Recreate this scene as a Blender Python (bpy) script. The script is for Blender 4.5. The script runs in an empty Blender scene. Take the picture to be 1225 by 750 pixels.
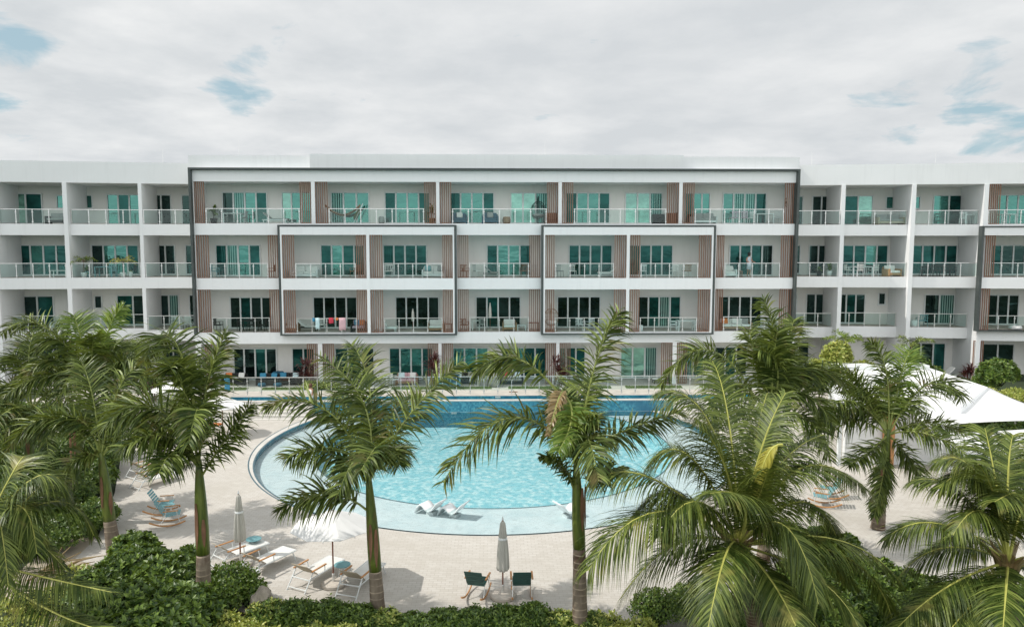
import bpy, bmesh, math, random
from mathutils import Vector, Matrix, Quaternion
R_ = math.radians
random.seed(11)
scene = bpy.context.scene
COL = scene.collection
# ------------------------------------------------------------------ camera numbers
FPX = 870.0; CX = 612.5; CY = 375.0
EYE = 9.72; YAW = R_(1.4); PITCH = math.atan(77/870.0)
FWD = Vector((math.sin(YAW)*math.cos(PITCH), math.cos(YAW)*math.cos(PITCH), -math.sin(PITCH)))
RGT = Vector((math.cos(YAW), -math.sin(YAW), 0))
UPV = RGT.cross(FWD)
CAM = Vector((0, 0, EYE))
D0 = 51.6            # distance of the main facade
ZL = -0.75           # lower pool deck
def ray(px, py): return FWD*FPX + RGT*(px-CX) + UPV*(CY-py)
def on_z(px, py, z):
    r = ray(px, py); t = (z-EYE)/r.z
    return CAM + r*t
def on_y(px, py, Y):
    r = ray(px, py); return CAM + r*(Y/r.y)
def zc(py, Y=D0): return on_y(591.5, py, Y).z
# ------------------------------------------------------------------ materials
def new_mat(name):
    m = bpy.data.materials.new(name); m.use_nodes = True
    nt = m.node_tree; b = nt.nodes['Principled BSDF']
    return m, nt, b
def mix_rgb(nt, fac, a, b, typ='MIX'):
    n = nt.nodes.new('ShaderNodeMix'); n.data_type = 'RGBA'; n.blend_type = typ
    for i, v in ((0, fac), (6, a), (7, b)):
        if isinstance(v, (int, float)): n.inputs[i].default_value = v
        elif isinstance(v, (tuple, list)): n.inputs[i].default_value = (*v[:3], 1)
        else: nt.links.new(v, n.inputs[i])
    return n.outputs[2]
def coords(nt, scale=(1, 1, 1), kind='Object'):
    tc = nt.nodes.new('ShaderNodeTexCoord'); mp = nt.nodes.new('ShaderNodeMapping')
    mp.inputs['Scale'].default_value = scale
    nt.links.new(tc.outputs[kind], mp.inputs[0]); return mp.outputs[0]
def noise(nt, vec, scale, detail=4, rough=.55):
    n = nt.nodes.new('ShaderNodeTexNoise'); n.inputs['Scale'].default_value = scale
    n.inputs['Detail'].default_value = detail; n.inputs['Roughness'].default_value = rough
    if vec is not None: nt.links.new(vec, n.inputs['Vector'])
    return n.outputs[0]
def ramp(nt, f, a, b):
    n = nt.nodes.new('ShaderNodeMapRange'); n.inputs[1].default_value = a; n.inputs[2].default_value = b
    nt.links.new(f, n.inputs[0]); return n.outputs[0]
def bump(nt, b, h, strength=.3, dist=.02):
    n = nt.nodes.new('ShaderNodeBump'); n.inputs['Strength'].default_value = strength; n.inputs['Distance'].default_value = dist
    nt.links.new(h, n.inputs['Height']); nt.links.new(n.outputs[0], b.inputs['Normal'])
def simple(name, col, rough=.6, var=.12, scale=3.0, metal=0, spec=.4, stretch=(1, 1, 1), bmp=0):
    m, nt, b = new_mat(name)
    v = coords(nt, stretch)
    n = noise(nt, v, scale, 5)
    d = tuple(c*(1-var) for c in col); l = tuple(min(1, c*(1+var)) for c in col)
    nt.links.new(mix_rgb(nt, ramp(nt, n, .3, .7), d, l), b.inputs['Base Color'])
    b.inputs['Roughness'].default_value = rough; b.inputs['Metallic'].default_value = metal
    b.inputs['Specular IOR Level'].default_value = spec
    if bmp: bump(nt, b, n, bmp)
    return m
def stucco(name, col):
    m, nt, b = new_mat(name)
    v = coords(nt); n = noise(nt, v, .35, 6, .6); n2 = noise(nt, coords(nt, (3.0, 3.0, .25)), 1.1, 5, .6)
    c1 = mix_rgb(nt, ramp(nt, n, .3, .75), tuple(c*.95 for c in col), col)
    c2 = mix_rgb(nt, ramp(nt, n2, .52, .85), c1, tuple(c*.90 for c in col))
    nt.links.new(c2, b.inputs['Base Color']); b.inputs['Roughness'].default_value = .85
    b.inputs['Specular IOR Level'].default_value = .2
    bump(nt, b, noise(nt, v, 30, 3), .08)
    return m
def leafmat(name, dark, light, tip=None, trans=.3, rough=.38, spec=.5):
    m, nt, b = new_mat(name)
    g = nt.nodes.new('ShaderNodeNewGeometry')
    pw = nt.nodes.new('ShaderNodeMath'); pw.operation = 'POWER'; pw.inputs[1].default_value = 1.9
    nt.links.new(g.outputs['Random Per Island'], pw.inputs[0])
    c = mix_rgb(nt, pw.outputs[0], dark, light)
    if tip:
        n = noise(nt, coords(nt), 1.6, 4)
        c = mix_rgb(nt, ramp(nt, n, .58, .72), c, tip)
    nt.links.new(c, b.inputs['Base Color'])
    b.inputs['Roughness'].default_value = rough; b.inputs['Specular IOR Level'].default_value = spec
    tr = nt.nodes.new('ShaderNodeBsdfTranslucent')
    nt.links.new(mix_rgb(nt, .5, c, (light[0]*1.9, light[1]*1.8, light[2]*.9)), tr.inputs[0])
    mx = nt.nodes.new('ShaderNodeMixShader'); mx.inputs[0].default_value = trans
    out = nt.nodes['Material Output']
    nt.links.new(b.outputs[0], mx.inputs[1]); nt.links.new(tr.outputs[0], mx.inputs[2]); nt.links.new(mx.outputs[0], out.inputs[0])
    return m
def glassmat(name, inner, refl, fac, wavy=.012, stripes=0):
    m, nt, b = new_mat(name); nt.nodes.remove(b)
    v = coords(nt)
    d = nt.nodes.new('ShaderNodeBsdfDiffuse')
    n = noise(nt, coords(nt, (1.2, 1, .5)), 1.3, 3)
    n = noise(nt, coords(nt, (.55, .55, .9)), 1.0, 5, .6)
    c = mix_rgb(nt, ramp(nt, n, .38, .66), tuple(k*.30 for k in inner), tuple(k*1.8 for k in inner))
    if stripes:
        w = nt.nodes.new('ShaderNodeTexWave'); w.wave_type = 'BANDS'; w.bands_direction = 'X'
        w.inputs['Scale'].default_value = stripes; w.inputs['Distortion'].default_value = .6
        nt.links.new(v, w.inputs[0])
        c = mix_rgb(nt, ramp(nt, w.outputs[1], .35, .65), c, (.30, .42, .38))
    nt.links.new(c, d.inputs[0])
    gl = nt.nodes.new('ShaderNodeBsdfGlossy'); gl.inputs[0].default_value = (*refl, 1); gl.inputs[1].default_value = .02
    bp = nt.nodes.new('ShaderNodeBump'); bp.inputs['Strength'].default_value = 1; bp.inputs['Distance'].default_value = wavy
    nt.links.new(noise(nt, coords(nt, (.35, .35, 1)), 1.6, 2), bp.inputs['Height']); nt.links.new(bp.outputs[0], gl.inputs['Normal'])
    mx = nt.nodes.new('ShaderNodeMixShader'); mx.inputs[0].default_value = fac
    nt.links.new(d.outputs[0], mx.inputs[1]); nt.links.new(gl.outputs[0], mx.inputs[2])
    nt.links.new(mx.outputs[0], nt.nodes['Material Output'].inputs[0])
    return m
def clearglass(name, tint=(.89, .95, .935), fac=.022):
    m, nt, b = new_mat(name); nt.nodes.remove(b)
    t = nt.nodes.new('ShaderNodeBsdfTransparent'); t.inputs[0].default_value = (*tint, 1)
    gl = nt.nodes.new('ShaderNodeBsdfGlossy'); gl.inputs[0].default_value = (.9, 1, .98, 1); gl.inputs[1].default_value = .03
    mx = nt.nodes.new('ShaderNodeMixShader'); mx.inputs[0].default_value = fac
    nt.links.new(t.outputs[0], mx.inputs[1]); nt.links.new(gl.outputs[0], mx.inputs[2])
    nt.links.new(mx.outputs[0], nt.nodes['Material Output'].inputs[0])
    return m
def watermat(name, tint, scale, dist):
    m, nt, b = new_mat(name); nt.nodes.remove(b)
    t = nt.nodes.new('ShaderNodeBsdfTransparent'); t.inputs[0].default_value = (*tint, 1)
    gl = nt.nodes.new('ShaderNodeBsdfGlossy'); gl.inputs[1].default_value = .03
    bp = nt.nodes.new('ShaderNodeBump'); bp.inputs['Distance'].default_value = dist
    v = coords(nt)
    n1 = noise(nt, v, scale, 3, .6)
    nt.links.new(n1, bp.inputs['Height'])
    nt.links.new(bp.outputs[0], gl.inputs['Normal'])
    fr = nt.nodes.new('ShaderNodeFresnel'); fr.inputs[0].default_value = 1.33; nt.links.new(bp.outputs[0], fr.inputs['Normal'])
    mx = nt.nodes.new('ShaderNodeMixShader')
    nt.links.new(fr.outputs[0], mx.inputs[0]); nt.links.new(t.outputs[0], mx.inputs[1]); nt.links.new(gl.outputs[0], mx.inputs[2])
    nt.links.new(mx.outputs[0], nt.nodes['Material Output'].inputs[0])
    return m
def mosaic(name, cols, scale, rough=.35, big=None):
    """small ceramic tiles, every tile its own shade; broad blotches can paint caustics"""
    m, nt, b = new_mat(name)
    v = coords(nt)
    vo = nt.nodes.new('ShaderNodeTexVoronoi'); vo.inputs['Scale'].default_value = scale; vo.inputs['Randomness'].default_value = .25
    nt.links.new(v, vo.inputs['Vector'])
    sp = nt.nodes.new('ShaderNodeSeparateColor'); nt.links.new(vo.outputs['Color'], sp.inputs[0])
    c = mix_rgb(nt, ramp(nt, sp.outputs[0], .1, .9), cols[0], cols[1])
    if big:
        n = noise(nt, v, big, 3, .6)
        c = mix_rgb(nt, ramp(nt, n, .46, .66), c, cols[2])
    nt.links.new(c, b.inputs['Base Color']); b.inputs['Roughness'].default_value = rough
    return m
def paving(name):
    m, nt, b = new_mat(name)
    v = coords(nt)
    br = nt.nodes.new('ShaderNodeTexBrick'); nt.links.new(v, br.inputs['Vector'])
    br.inputs['Scale'].default_value = 1; br.inputs['Brick Width'].default_value = .26; br.inputs['Row Height'].default_value = .14
    br.inputs['Mortar Size'].default_value = .007; br.inputs['Mortar Smooth'].default_value = .3
    br.inputs['Color1'].default_value = (.565, .54, .50, 1); br.inputs['Color2'].default_value = (.51, .48, .435, 1)
    br.inputs['Mortar'].default_value = (.38, .345, .295, 1)
    n = noise(nt, coords(nt, (.5, 1.3, 1)), .5, 7, .65); n2 = noise(nt, v, 2.5, 4)
    c = mix_rgb(nt, ramp(nt, n, .45, .78), br.outputs[0], (.47, .44, .39))
    c = mix_rgb(nt, ramp(nt, n2, .5, .95), c, (.60, .575, .53))
    nt.links.new(c, b.inputs['Base Color']); b.inputs['Roughness'].default_value = .8
    b.inputs['Specular IOR Level'].default_value = .25
    bump(nt, b, br.outputs[1], -.3, .004)
    return m
def trunkmat(name, a, bcol, ring=2.2):
    m, nt, b = new_mat(name)
    v = coords(nt)
    w = nt.nodes.new('ShaderNodeTexWave'); w.bands_direction = 'Z'; w.inputs['Scale'].default_value = ring
    w.inputs['Distortion'].default_value = 3.5; w.inputs['Detail'].default_value = 3; w.inputs['Detail Scale'].default_value = .6; nt.links.new(v, w.inputs[0])
    n = noise(nt, coords(nt, (1, 1, .35)), 5, 6)
    c = mix_rgb(nt, ramp(nt, n, .35, .65), a, bcol)
    c = mix_rgb(nt, ramp(nt, noise(nt, coords(nt, (1, 1, .6)), 1.6, 5), .48, .62), c, (.09, .05, .03))
    mk = nt.nodes.new('ShaderNodeMath'); mk.operation = 'MULTIPLY'; nt.links.new(ramp(nt, w.outputs[1], .88, .98), mk.inputs[0])
    nt.links.new(ramp(nt, noise(nt, v, 2.2, 4), .42, .60), mk.inputs[1])
    c = mix_rgb(nt, mk.outputs[0], c, tuple(k*1.6 for k in bcol))
    nt.links.new(c, b.inputs['Base Color']); b.inputs['Roughness'].default_value = .8
    bump(nt, b, w.outputs[1], .25, .02)
    return m
M = dict(
  white=stucco('white_render', (.82, .83, .83)), wall=stucco('balcony_wall_render', (.84, .83, .79)),
  dark=simple('charcoal_metal', (.065, .078, .075), .5, .15), wood=simple('brown_slat_wood', (.25, .135, .09), .6, .3, 2, stretch=(6, 6, .6)),
  alu=simple('pale_aluminium', (.72, .75, .74), .45, .05), steel=simple('brushed_steel', (.72, .72, .70), .3, .05, metal=.6),
  rail=clearglass('railing_glass'),
  g_teal=glassmat('teal_glass', (.012, .075, .062), (.34, .86, .74), .19), g_deep=glassmat('deep_teal_glass', (.008, .05, .045), (.3, .9, .8), .055),
  g_dark=glassmat('dark_glass', (.010, .020, .019), (.5, .9, .8), .05), g_pale=glassmat('pale_green_glass', (.16, .32, .25), (.5, .95, .82), .22),
  g_curt=glassmat('curtained_glass', (.01, .06, .05), (.3, .9, .78), .08, stripes=1.9),
  tile=simple('balcony_tile', (.48, .43, .38), .6, .15, 4), terrace=simple('terrace_stone', (.56, .52, .47), .75, .14, 1.5),
  patio=simple('patio_tile', (.46, .43, .39), .7, .12, 2),
  grass=simple('turf', (.12, .17, .04), .9, .4, 8), soil=simple('garden_soil', (.10, .085, .05), .95, .5, .6),
  garden=simple('garden_ground', (.030, .045, .018), .95, .6, .15), sandpath=simple('sand', (.42, .36, .28), .95, .2, 1),
  pave=paving('beige_brick_paving'), coping=simple('pale_coping_stone', (.60, .58, .54), .6, .1, 2),
  mosaic=mosaic('blue_mosaic', ((.035, .19, .28), (.09, .34, .43), (.03, .15, .24)), 9, .25, .5),
  deep=mosaic('pool_tile_painted_caustics', ((.26, .60, .68), (.36, .70, .76), (.76, .92, .93)), 7, .4, 3.6),  # pale blotches paint caustic light into the pool floor colour
  shelf=mosaic('pale_pool_tile', ((.80, .83, .84), (.85, .88, .89), (.72, .78, .80)), 8, .4, 1.2),
  updeep=mosaic('upper_pool_tile', ((.14, .62, .68), (.20, .70, .75), (.3, .75, .8)), 7, .4, 1.5),
  line=simple('navy_tile_line', (.09, .15, .18), .4, .2, 6),
  water=watermat('pool_water', (.90, .985, .995), 2.6, .05), water2=watermat('shelf_water', (.88, .97, .99), 3.0, .02),
  canvas=simple('white_canvas', (.80, .80, .79), .85, .04, 2), cream=simple('cream_canvas', (.50, .49, .44), .85, .12, 3, stretch=(5, 5, .5)),
  pole=simple('umbrella_pole_wood', (.22, .09, .055), .45, .2), base=simple('umbrella_base_stone', (.55, .50, .44), .85, .12),
  wmetal=simple('white_metal', (.74, .77, .77), .4, .04), mesh=simple('white_mesh_fabric', (.74, .74, .71), .8, .05),
  taupe=simple('taupe_mesh_fabric', (.42, .37, .28), .8, .1),
  teak=simple('teak', (.50, .25, .10), .55, .25, 4), aqua=simple('aqua_slat', (.17, .36, .39), .5, .12, 6), green=simple('dark_green_slat', (.018, .075, .062), .5, .15, 6),
  shell=simple('white_moulded_plastic', (.82, .84, .84), .35, .02), wicker=simple('brown_wicker', (.30, .19, .11), .8, .35, 25),
  navy=simple('blue_cushion', (.02, .10, .16), .85, .1), blue=simple('bright_blue_cushion', (.05, .24, .38), .8, .1), grey=simple('grey_cushion', (.30, .31, .30), .85, .1),
  black=simple('black_furniture', (.02, .022, .022), .6, .2), redc=simple('red_cloth', (.55, .05, .08), .85, .1), orange=simple('orange_cloth', (.62, .20, .06), .85, .1),
  pink=simple('pink_cloth', (.62, .40, .43), .85, .1), skyc=simple('pale_blue_cloth', (.55, .72, .74), .85, .1), floral=simple('floral_cloth', (.55, .42, .50), .85, .5, 14),
  terra=simple('basket_weave', (.36, .23, .12), .85, .25, 12), rock=simple('pale_rock', (.33, .29, .24), .9, .35, 3, bmp=.6), conc=simple('grey_concrete', (.27, .27, .25), .9, .3, 1.2, bmp=.3),
  skin=simple('skin', (.50, .28, .19), .5, .05), hair=simple('brown_hair', (.10, .045, .025), .6, .3, 20), dress=simple('white_blue_cloth', (.55, .62, .68), .85, .25, 6),
  shaft=None, bark=trunkmat('palm_bark', (.13, .10, .072), (.24, .195, .145), 1.7), cbark=trunkmat('coconut_bark', (.09, .075, .05), (.17, .14, .10), 4),
  royal=leafmat('royal_frond_leaf', (.018, .042, .006), (.24, .30, .07), (.17, .14, .05), trans=.16, rough=.42, spec=.28), coco=leafmat('coconut_leaf', (.028, .054, .009), (.22, .27, .06), (.24, .23, .06), .18, .42, .28),
  dryf=leafmat('dry_leaf', (.25, .17, .08), (.40, .32, .16), trans=.2), rach=simple('frond_stalk', (.26, .30, .08), .5, .15), crach=simple('coconut_stalk', (.42, .42, .10), .5, .15),
  bright=leafmat('fresh_frond_leaf', (.08, .15, .02), (.24, .31, .06), trans=.3, spec=.4), yel=leafmat('yellow_frond_leaf', (.38, .36, .06), (.55, .52, .14), trans=.3),
  bushd=leafmat('glossy_dark_leaf', (.028, .065, .012), (.22, .32, .055), trans=.15, rough=.40, spec=.4), bushm=leafmat('mid_green_leaf', (.045, .10, .015), (.20, .28, .05), trans=.2),
  bushy=leafmat('variegated_leaf', (.20, .27, .045), (.58, .58, .17), trans=.2), cord=leafmat('maroon_leaf', (.045, .012, .014), (.12, .035, .03), trans=.15),
  sheath=simple('dry_sheath', (.20, .105, .06), .8, .4, 6, stretch=(3, 3, .5)),
  core=simple('twigs_and_dark_core', (.022, .035, .012), .95, .4, 8),
)
def shaftmat():
    m, nt, b = new_mat('green_crownshaft')
    n = noise(nt, coords(nt, (3, 3, .3)), 3, 6, .65)
    n2 = noise(nt, coords(nt, (1.6, 1.6, .45)), 2.4, 6, .7)
    c = mix_rgb(nt, ramp(nt, n, .35, .7), (.045, .075, .010), (.17, .21, .035))
    c = mix_rgb(nt, ramp(nt, n2, .56, .70), c, (.15, .075, .045))
    nt.links.new(c, b.inputs['Base Color']); b.inputs['Roughness'].default_value = .45
    bump(nt, b, n, .25, .02)
    return m
M['shaft'] = shaftmat()
# ------------------------------------------------------------------ mesh helpers
class MB:
    def __init__(s): s.v = []; s.f = []; s.mi = []; s.mats = []; s.cur = 0
    def mat(s, m):
        if m not in s.mats: s.mats.append(m)
        s.cur = s.mats.index(m); return s
    def face(s, idx): s.f.append(idx); s.mi.append(s.cur)
    def pts(s, P):
        n = len(s.v); s.v.extend([tuple(p) for p in P]); return n
    def box(s, a, b, fr=None):
        x0, y0, z0 = [min(a[i], b[i]) for i in range(3)]; x1, y1, z1 = [max(a[i], b[i]) for i in range(3)]
        P = [(x0,y0,z0),(x1,y0,z0),(x1,y1,z0),(x0,y1,z0),(x0,y0,z1),(x1,y0,z1),(x1,y1,z1),(x0,y1,z1)]
        if fr: P = [fr(p) for p in P]
        n = s.pts(P)
        for q in ((0,3,2,1),(4,5,6,7),(0,1,5,4),(1,2,6,5),(2,3,7,6),(3,0,4,7)): s.face([n+i for i in q])
        return s
    def prism(s, P2, z0, z1):
        k = len(P2); n = s.pts([(p[0], p[1], z0) for p in P2] + [(p[0], p[1], z1) for p in P2])
        s.face([n+i for i in range(k)][::-1]); s.face([n+k+i for i in range(k)])
        for i in range(k): s.face([n+i, n+(i+1) % k, n+k+(i+1) % k, n+k+i])
        return s
    def poly(s, P): n = s.pts(P); s.face([n+i for i in range(len(P))]); return s
    def tube(s, path, rad, seg=8, caps=True, flat=1):
        path = [Vector(p) for p in path]; k = len(path)
        if isinstance(rad, (int, float)): rad = [rad]*k
        T0 = (path[1]-path[0]).normalized()
        ref = Vector((0, 0, 1)) if abs(T0.z) < .9 else Vector((1, 0, 0))
        n0 = len(s.v)
        for i, p in enumerate(path):
            T = (path[min(i+1, k-1)]-path[max(i-1, 0)]).normalized()
            A = T.cross(ref).normalized(); B = A.cross(T)
            for j in range(seg):
                a = 2*math.pi*j/seg
                s.v.append(tuple(p + A*math.cos(a)*rad[i] + B*math.sin(a)*rad[i]*flat))
        for i in range(k-1):
            for j in range(seg):
                s.face([n0+i*seg+j, n0+i*seg+(j+1) % seg, n0+(i+1)*seg+(j+1) % seg, n0+(i+1)*seg+j])
        if caps:
            s.face([n0+j for j in range(seg)][::-1]); s.face([n0+(k-1)*seg+j for j in range(seg)])
        return s
    def lathe(s, prof, c=(0, 0, 0), seg=16, wob=None):
        n0 = len(s.v)
        for i, (r, z) in enumerate(prof):
            for j in range(seg):
                a = 2*math.pi*j/seg; rr = r*(wob(a, i) if wob else 1)
                s.v.append((c[0]+rr*math.cos(a), c[1]+rr*math.sin(a), c[2]+z))
        for i in range(len(prof)-1):
            for j in range(seg):
                s.face([n0+i*seg+j, n0+i*seg+(j+1) % seg, n0+(i+1)*seg+(j+1) % seg, n0+(i+1)*seg+j])
        s.face([n0+j for j in range(seg)][::-1]); s.face([n0+(len(prof)-1)*seg+j for j in range(seg)])
        return s
    def sheet(s, grid):
        h = len(grid); w = len(grid[0]); n0 = len(s.v)
        for row in grid: s.v.extend([tuple(p) for p in row])
        for i in range(h-1):
            for j in range(w-1): s.face([n0+i*w+j, n0+i*w+j+1, n0+(i+1)*w+j+1, n0+(i+1)*w+j])
        return s
    def build(s, name, parent=None, origin=(0, 0, 0), smooth=False, bevel=0, solid=0):
        me = bpy.data.meshes.new(name)
        ox, oy, oz = origin
        me.from_pydata([(x-ox, y-oy, z-oz) for x, y, z in s.v], [], s.f)
        for m in s.mats: me.materials.append(m)
        me.polygons.foreach_set('material_index', s.mi)
        if smooth: me.polygons.foreach_set('use_smooth', [True]*len(s.f))
        me.update()
        o = bpy.data.objects.new(name, me); COL.objects.link(o)
        if parent is not None: o.parent = parent
        else: o.location = origin
        if solid:
            md = o.modifiers.new('solid', 'SOLIDIFY'); md.thickness = solid; md.offset = 0
        if bevel:
            md = o.modifiers.new('bevel', 'BEVEL'); md.width = bevel; md.segments = 2; md.limit_method = 'ANGLE'
        return o
def tag(o, label=None, cat=None, group=None, kind=None):
    if label: o['label'] = label
    if cat: o['category'] = cat
    if group: o['group'] = group
    if kind: o['kind'] = kind
    return o
def empty(name, loc, label, cat, group=None, rz=0):
    o = bpy.data.objects.new(name, None); COL.objects.link(o); o.location = loc; o.rotation_euler = (0, 0, rz)
    o.empty_display_size = .2
    return tag(o, label, cat, group)
def dup(root, loc, rz=0, label=None, group=None):
    r = root.copy(); COL.objects.link(r); r.location = loc; r.rotation_euler = (0, 0, rz)
    if label: r['label'] = label
    if group: r['group'] = group
    for ch in list(root.children):
        c = ch.copy(); COL.objects.link(c); c.parent = r
        for g in ch.children:
            d = g.copy(); COL.objects.link(d); d.parent = c
    return r
def part(mb, name, parent, **k): return mb.build(name, parent, (0, 0, 0), **k)
# ================================================================== SETTING
from mathutils.geometry import tessellate_polygon
def flat_with_hole(name, outer, holes, z, m, kind='structure', thick=0):
    loops = [[Vector((p[0], p[1], 0)) for p in outer]] + [[Vector((p[0], p[1], 0)) for p in h] for h in holes]
    tris = tessellate_polygon(loops)
    P = [p for l in loops for p in l]
    mb = MB().mat(m); mb.pts([(p.x, p.y, z) for p in P])
    for t in tris:
        a, b_, c = [P[i] for i in t]
        t = list(t)
        if (b_-a).cross(c-a).z < 0: t.reverse()
        mb.face(t)
    o = mb.build(name)
    return tag(o, kind=kind)
PC = (0.0, 39.25); PR = 13.35; WC = (0.0, 38.85); WR = 12.93; DC = (0.0, 39.6); DR = 10.1; YW = 46.3; KX = .952   # slightly oval basin
def arc(c, r, ymax=YW, n=96):
    a0 = math.asin(min(1, (ymax-c[1])/r)); out = []
    for i in range(n+1):
        a = a0 - (math.pi + 2*a0)*i/n if False else None
    # from right end clockwise through the near side to the left end
    for i in range(n+1):
        a = a0 + (-(math.pi + 2*a0))*i/n
        out.append((c[0]+r*KX*math.cos(a), c[1]+r*math.sin(a)))
    return out
B = 4000
flat_with_hole('ground', [(-B, -95), (B, -95), (B, B), (-B, B)], [[(-14, 24.5), (14, 24.5), (14, 47.5), (-14, 47.5)]], ZL-.03, M['garden'])
sea_m, nt, b = new_mat('sea'); b.inputs['Base Color'].default_value = (.03, .20, .22, 1); b.inputs['Roughness'].default_value = .15
bump(nt, b, noise(nt, coords(nt, (.4, 1, 1)), .5, 5), .8, .6)
nt.links.new(mix_rgb(nt, ramp(nt, noise(nt, coords(nt, (.12, 1, 1)), .02, 6), .4, .6), (.02, .16, .18), (.10, .36, .36)), b.inputs['Base Color'])
tag(MB().mat(sea_m).poly([(-B, -95, ZL-.06), (-B, -B, ZL-.06), (B, -B, ZL-.06), (B, -95, ZL-.06)]).build('water'), kind='structure')
# paved deck, its outline following the planting beds
DP = [(150, 505), (146, 540), (137, 590), (118, 640), (90, 668), (150, 690), (240, 715), (330, 745), (480, 765), (720, 775), (900, 760), (990, 700), (1060, 700), (1130, 705), (1300, 730), (1500, 600), (1500, 500)]
dk = [on_z(x, y, ZL) for x, y in DP]
outer = [(p.x, p.y) for p in dk] + [(34, 46.28), (-24, 46.28)]
# the deck surrounds the pool: its hole is the outer pool circle, closed at the terrace wall
hole = [(x, y) for x, y in arc(PC, PR, YW-.04)]
flat_with_hole('paved_deck', outer, [hole], ZL, M['pave'])
flat_with_hole('pool_coping', [(x, y) for x, y in arc(PC, PR, YW-.03)], [arc(WC, WR, YW-.05)], ZL+.004, M['coping'])
flat_with_hole('pool_shelf', [(x, y) for x, y in arc(WC, WR+.02, YW-.03)], [arc(DC, DR, YW-.05)], ZL-.30, M['shelf'])
def wall_strip(name, pts, z0, z1, m):
    mb = MB().mat(m)
    mb.sheet([[(x, y, z1) for x, y in pts], [(x, y, z0) for x, y in pts]]); return tag(mb.build(name), kind='structure')
wall_strip('pool_side', arc(WC, WR, YW), ZL-.32, ZL+.003, M['mosaic'])
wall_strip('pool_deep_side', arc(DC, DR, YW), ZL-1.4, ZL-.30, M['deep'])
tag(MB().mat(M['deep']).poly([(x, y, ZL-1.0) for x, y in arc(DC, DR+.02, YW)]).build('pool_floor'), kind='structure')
def ring_strip(name, c, r, w, z, m, ymax=YW-.06):
    a = arc(c, r, ymax); b_ = arc(c, r-w, ymax)
    mb = MB().mat(m); mb.sheet([[(x, y, z) for x, y in b_], [(x, y, z) for x, y in a]]); return tag(mb.build(name), kind='structure')
ring_strip('pool_edge_line', WC, WR+.05, .09, ZL+.008, M['line'])
ring_strip('pool_gutter_line', PC, PR, .07, ZL+.008, M['line'])
ring_strip('pool_step_line', DC, DR+.05, .09, ZL-.296, M['line'])
tag(MB().mat(M['water']).poly([(x, y, ZL-.05) for x, y in arc(WC, WR, YW-.01)][::-1]).build('pool_water'), kind='structure')
# terrace with the upper pool
XP = 17.4; YB = on_z(591, 473.2, 0).y; YN = YW+.32
t = MB().mat(M['terrace'])
t.box((-30, YB, -1.6), (30, 51.0, 0)); t.box((-30, YW+.003, -1.6), (-XP, YB-.002, 0)); t.box((XP, YW+.003, -1.6), (30, YB-.002, 0))
tag(t.build('terrace'), kind='structure')
tag(MB().mat(M['patio']).box((-40, 51.003, -1.6), (40, 57.5, .02)).build('patio_floor'), kind='structure')
tag(MB().mat(M['updeep']).box((-XP, YN, -1.6), (XP, YB-.003, -.75)).box((-XP, YB-.02, -.745), (XP, YB-.006, -.236)).build('upper_pool_floor'), kind='structure')
tag(MB().mat(M['mosaic']).box((-XP, YB-.02, -.235), (XP, YB-.006, -.012)).build('upper_pool_side'), kind='structure')
tag(MB().mat(M['water']).poly([(-XP, YN, -.24), (XP, YN, -.24), (XP, YB-.003, -.24), (-XP, YB-.003, -.24)]).build('upper_pool_water'), kind='structure')
tag(MB().mat(M['mosaic']).box((-11.6, YW, -2.2), (11.6, YN-.003, -.06)).build('pool_overflow_wall'), kind='structure')
tag(MB().mat(M['coping']).box((-XP, YW-.03, -.057), (XP, YN, .004)).build('pool_lip'), kind='structure')
s = MB().mat(M['coping'])
for sx in (-1, 1):
    for k in range(5):
        s.box((sx*11.62, YW-.034-.38*k, ZL+.005), (sx*XP, YW-.034-.38*(k+1), -.15*(k+1)+.02))
    s.box((sx*11.62, YW-.03, -1.6), (sx*XP, YN-.003, -.06))
tag(s.build('terrace_steps'), kind='structure')
# small depth plates set on the pool edges
for i, (px, py, z) in enumerate(((595.5, 472.9, -.02), (543, 494.3, 0))):
    mb = MB().mat(M['mesh'])
    if i == 0:
        p = on_y(px, py, YB-.03); o_ = (p.x, YB-.03, -.09)
    else:
        p = on_y(px, py, YW-.01); o_ = (p.x, YW-.01, p.z)
    mb.box((o_[0]-.17, o_[1]-.01, o_[2]-.055), (o_[0]+.17, o_[1]+.002, o_[2]+.055))
    o = mb.build('depth_plate', None, o_)
    tag(o, ['small white depth plate at the back edge of the upper pool', 'small white depth plate low on the blue mosaic wall'][i], 'depth plate')
    fc = bpy.data.curves.new('depth_figures', 'FONT'); fc.body = ['1.2 m', '1.2 m'][i]; fc.size = .11; fc.align_x = 'CENTER'; fc.align_y = 'CENTER'
    fo = bpy.data.objects.new('depth_figures', fc); COL.objects.link(fo); fo.parent = o
    bpy.context.view_layer.update(); me = bpy.data.meshes.new_from_object(fo); bpy.data.objects.remove(fo)
    fo = bpy.data.objects.new('depth_figures', me); COL.objects.link(fo); fo.parent = o; me.materials.clear(); me.materials.append(M['line'])
    fo.rotation_euler = (R_(90), 0, 0); fo.location = (0, -.014, 0)
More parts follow.
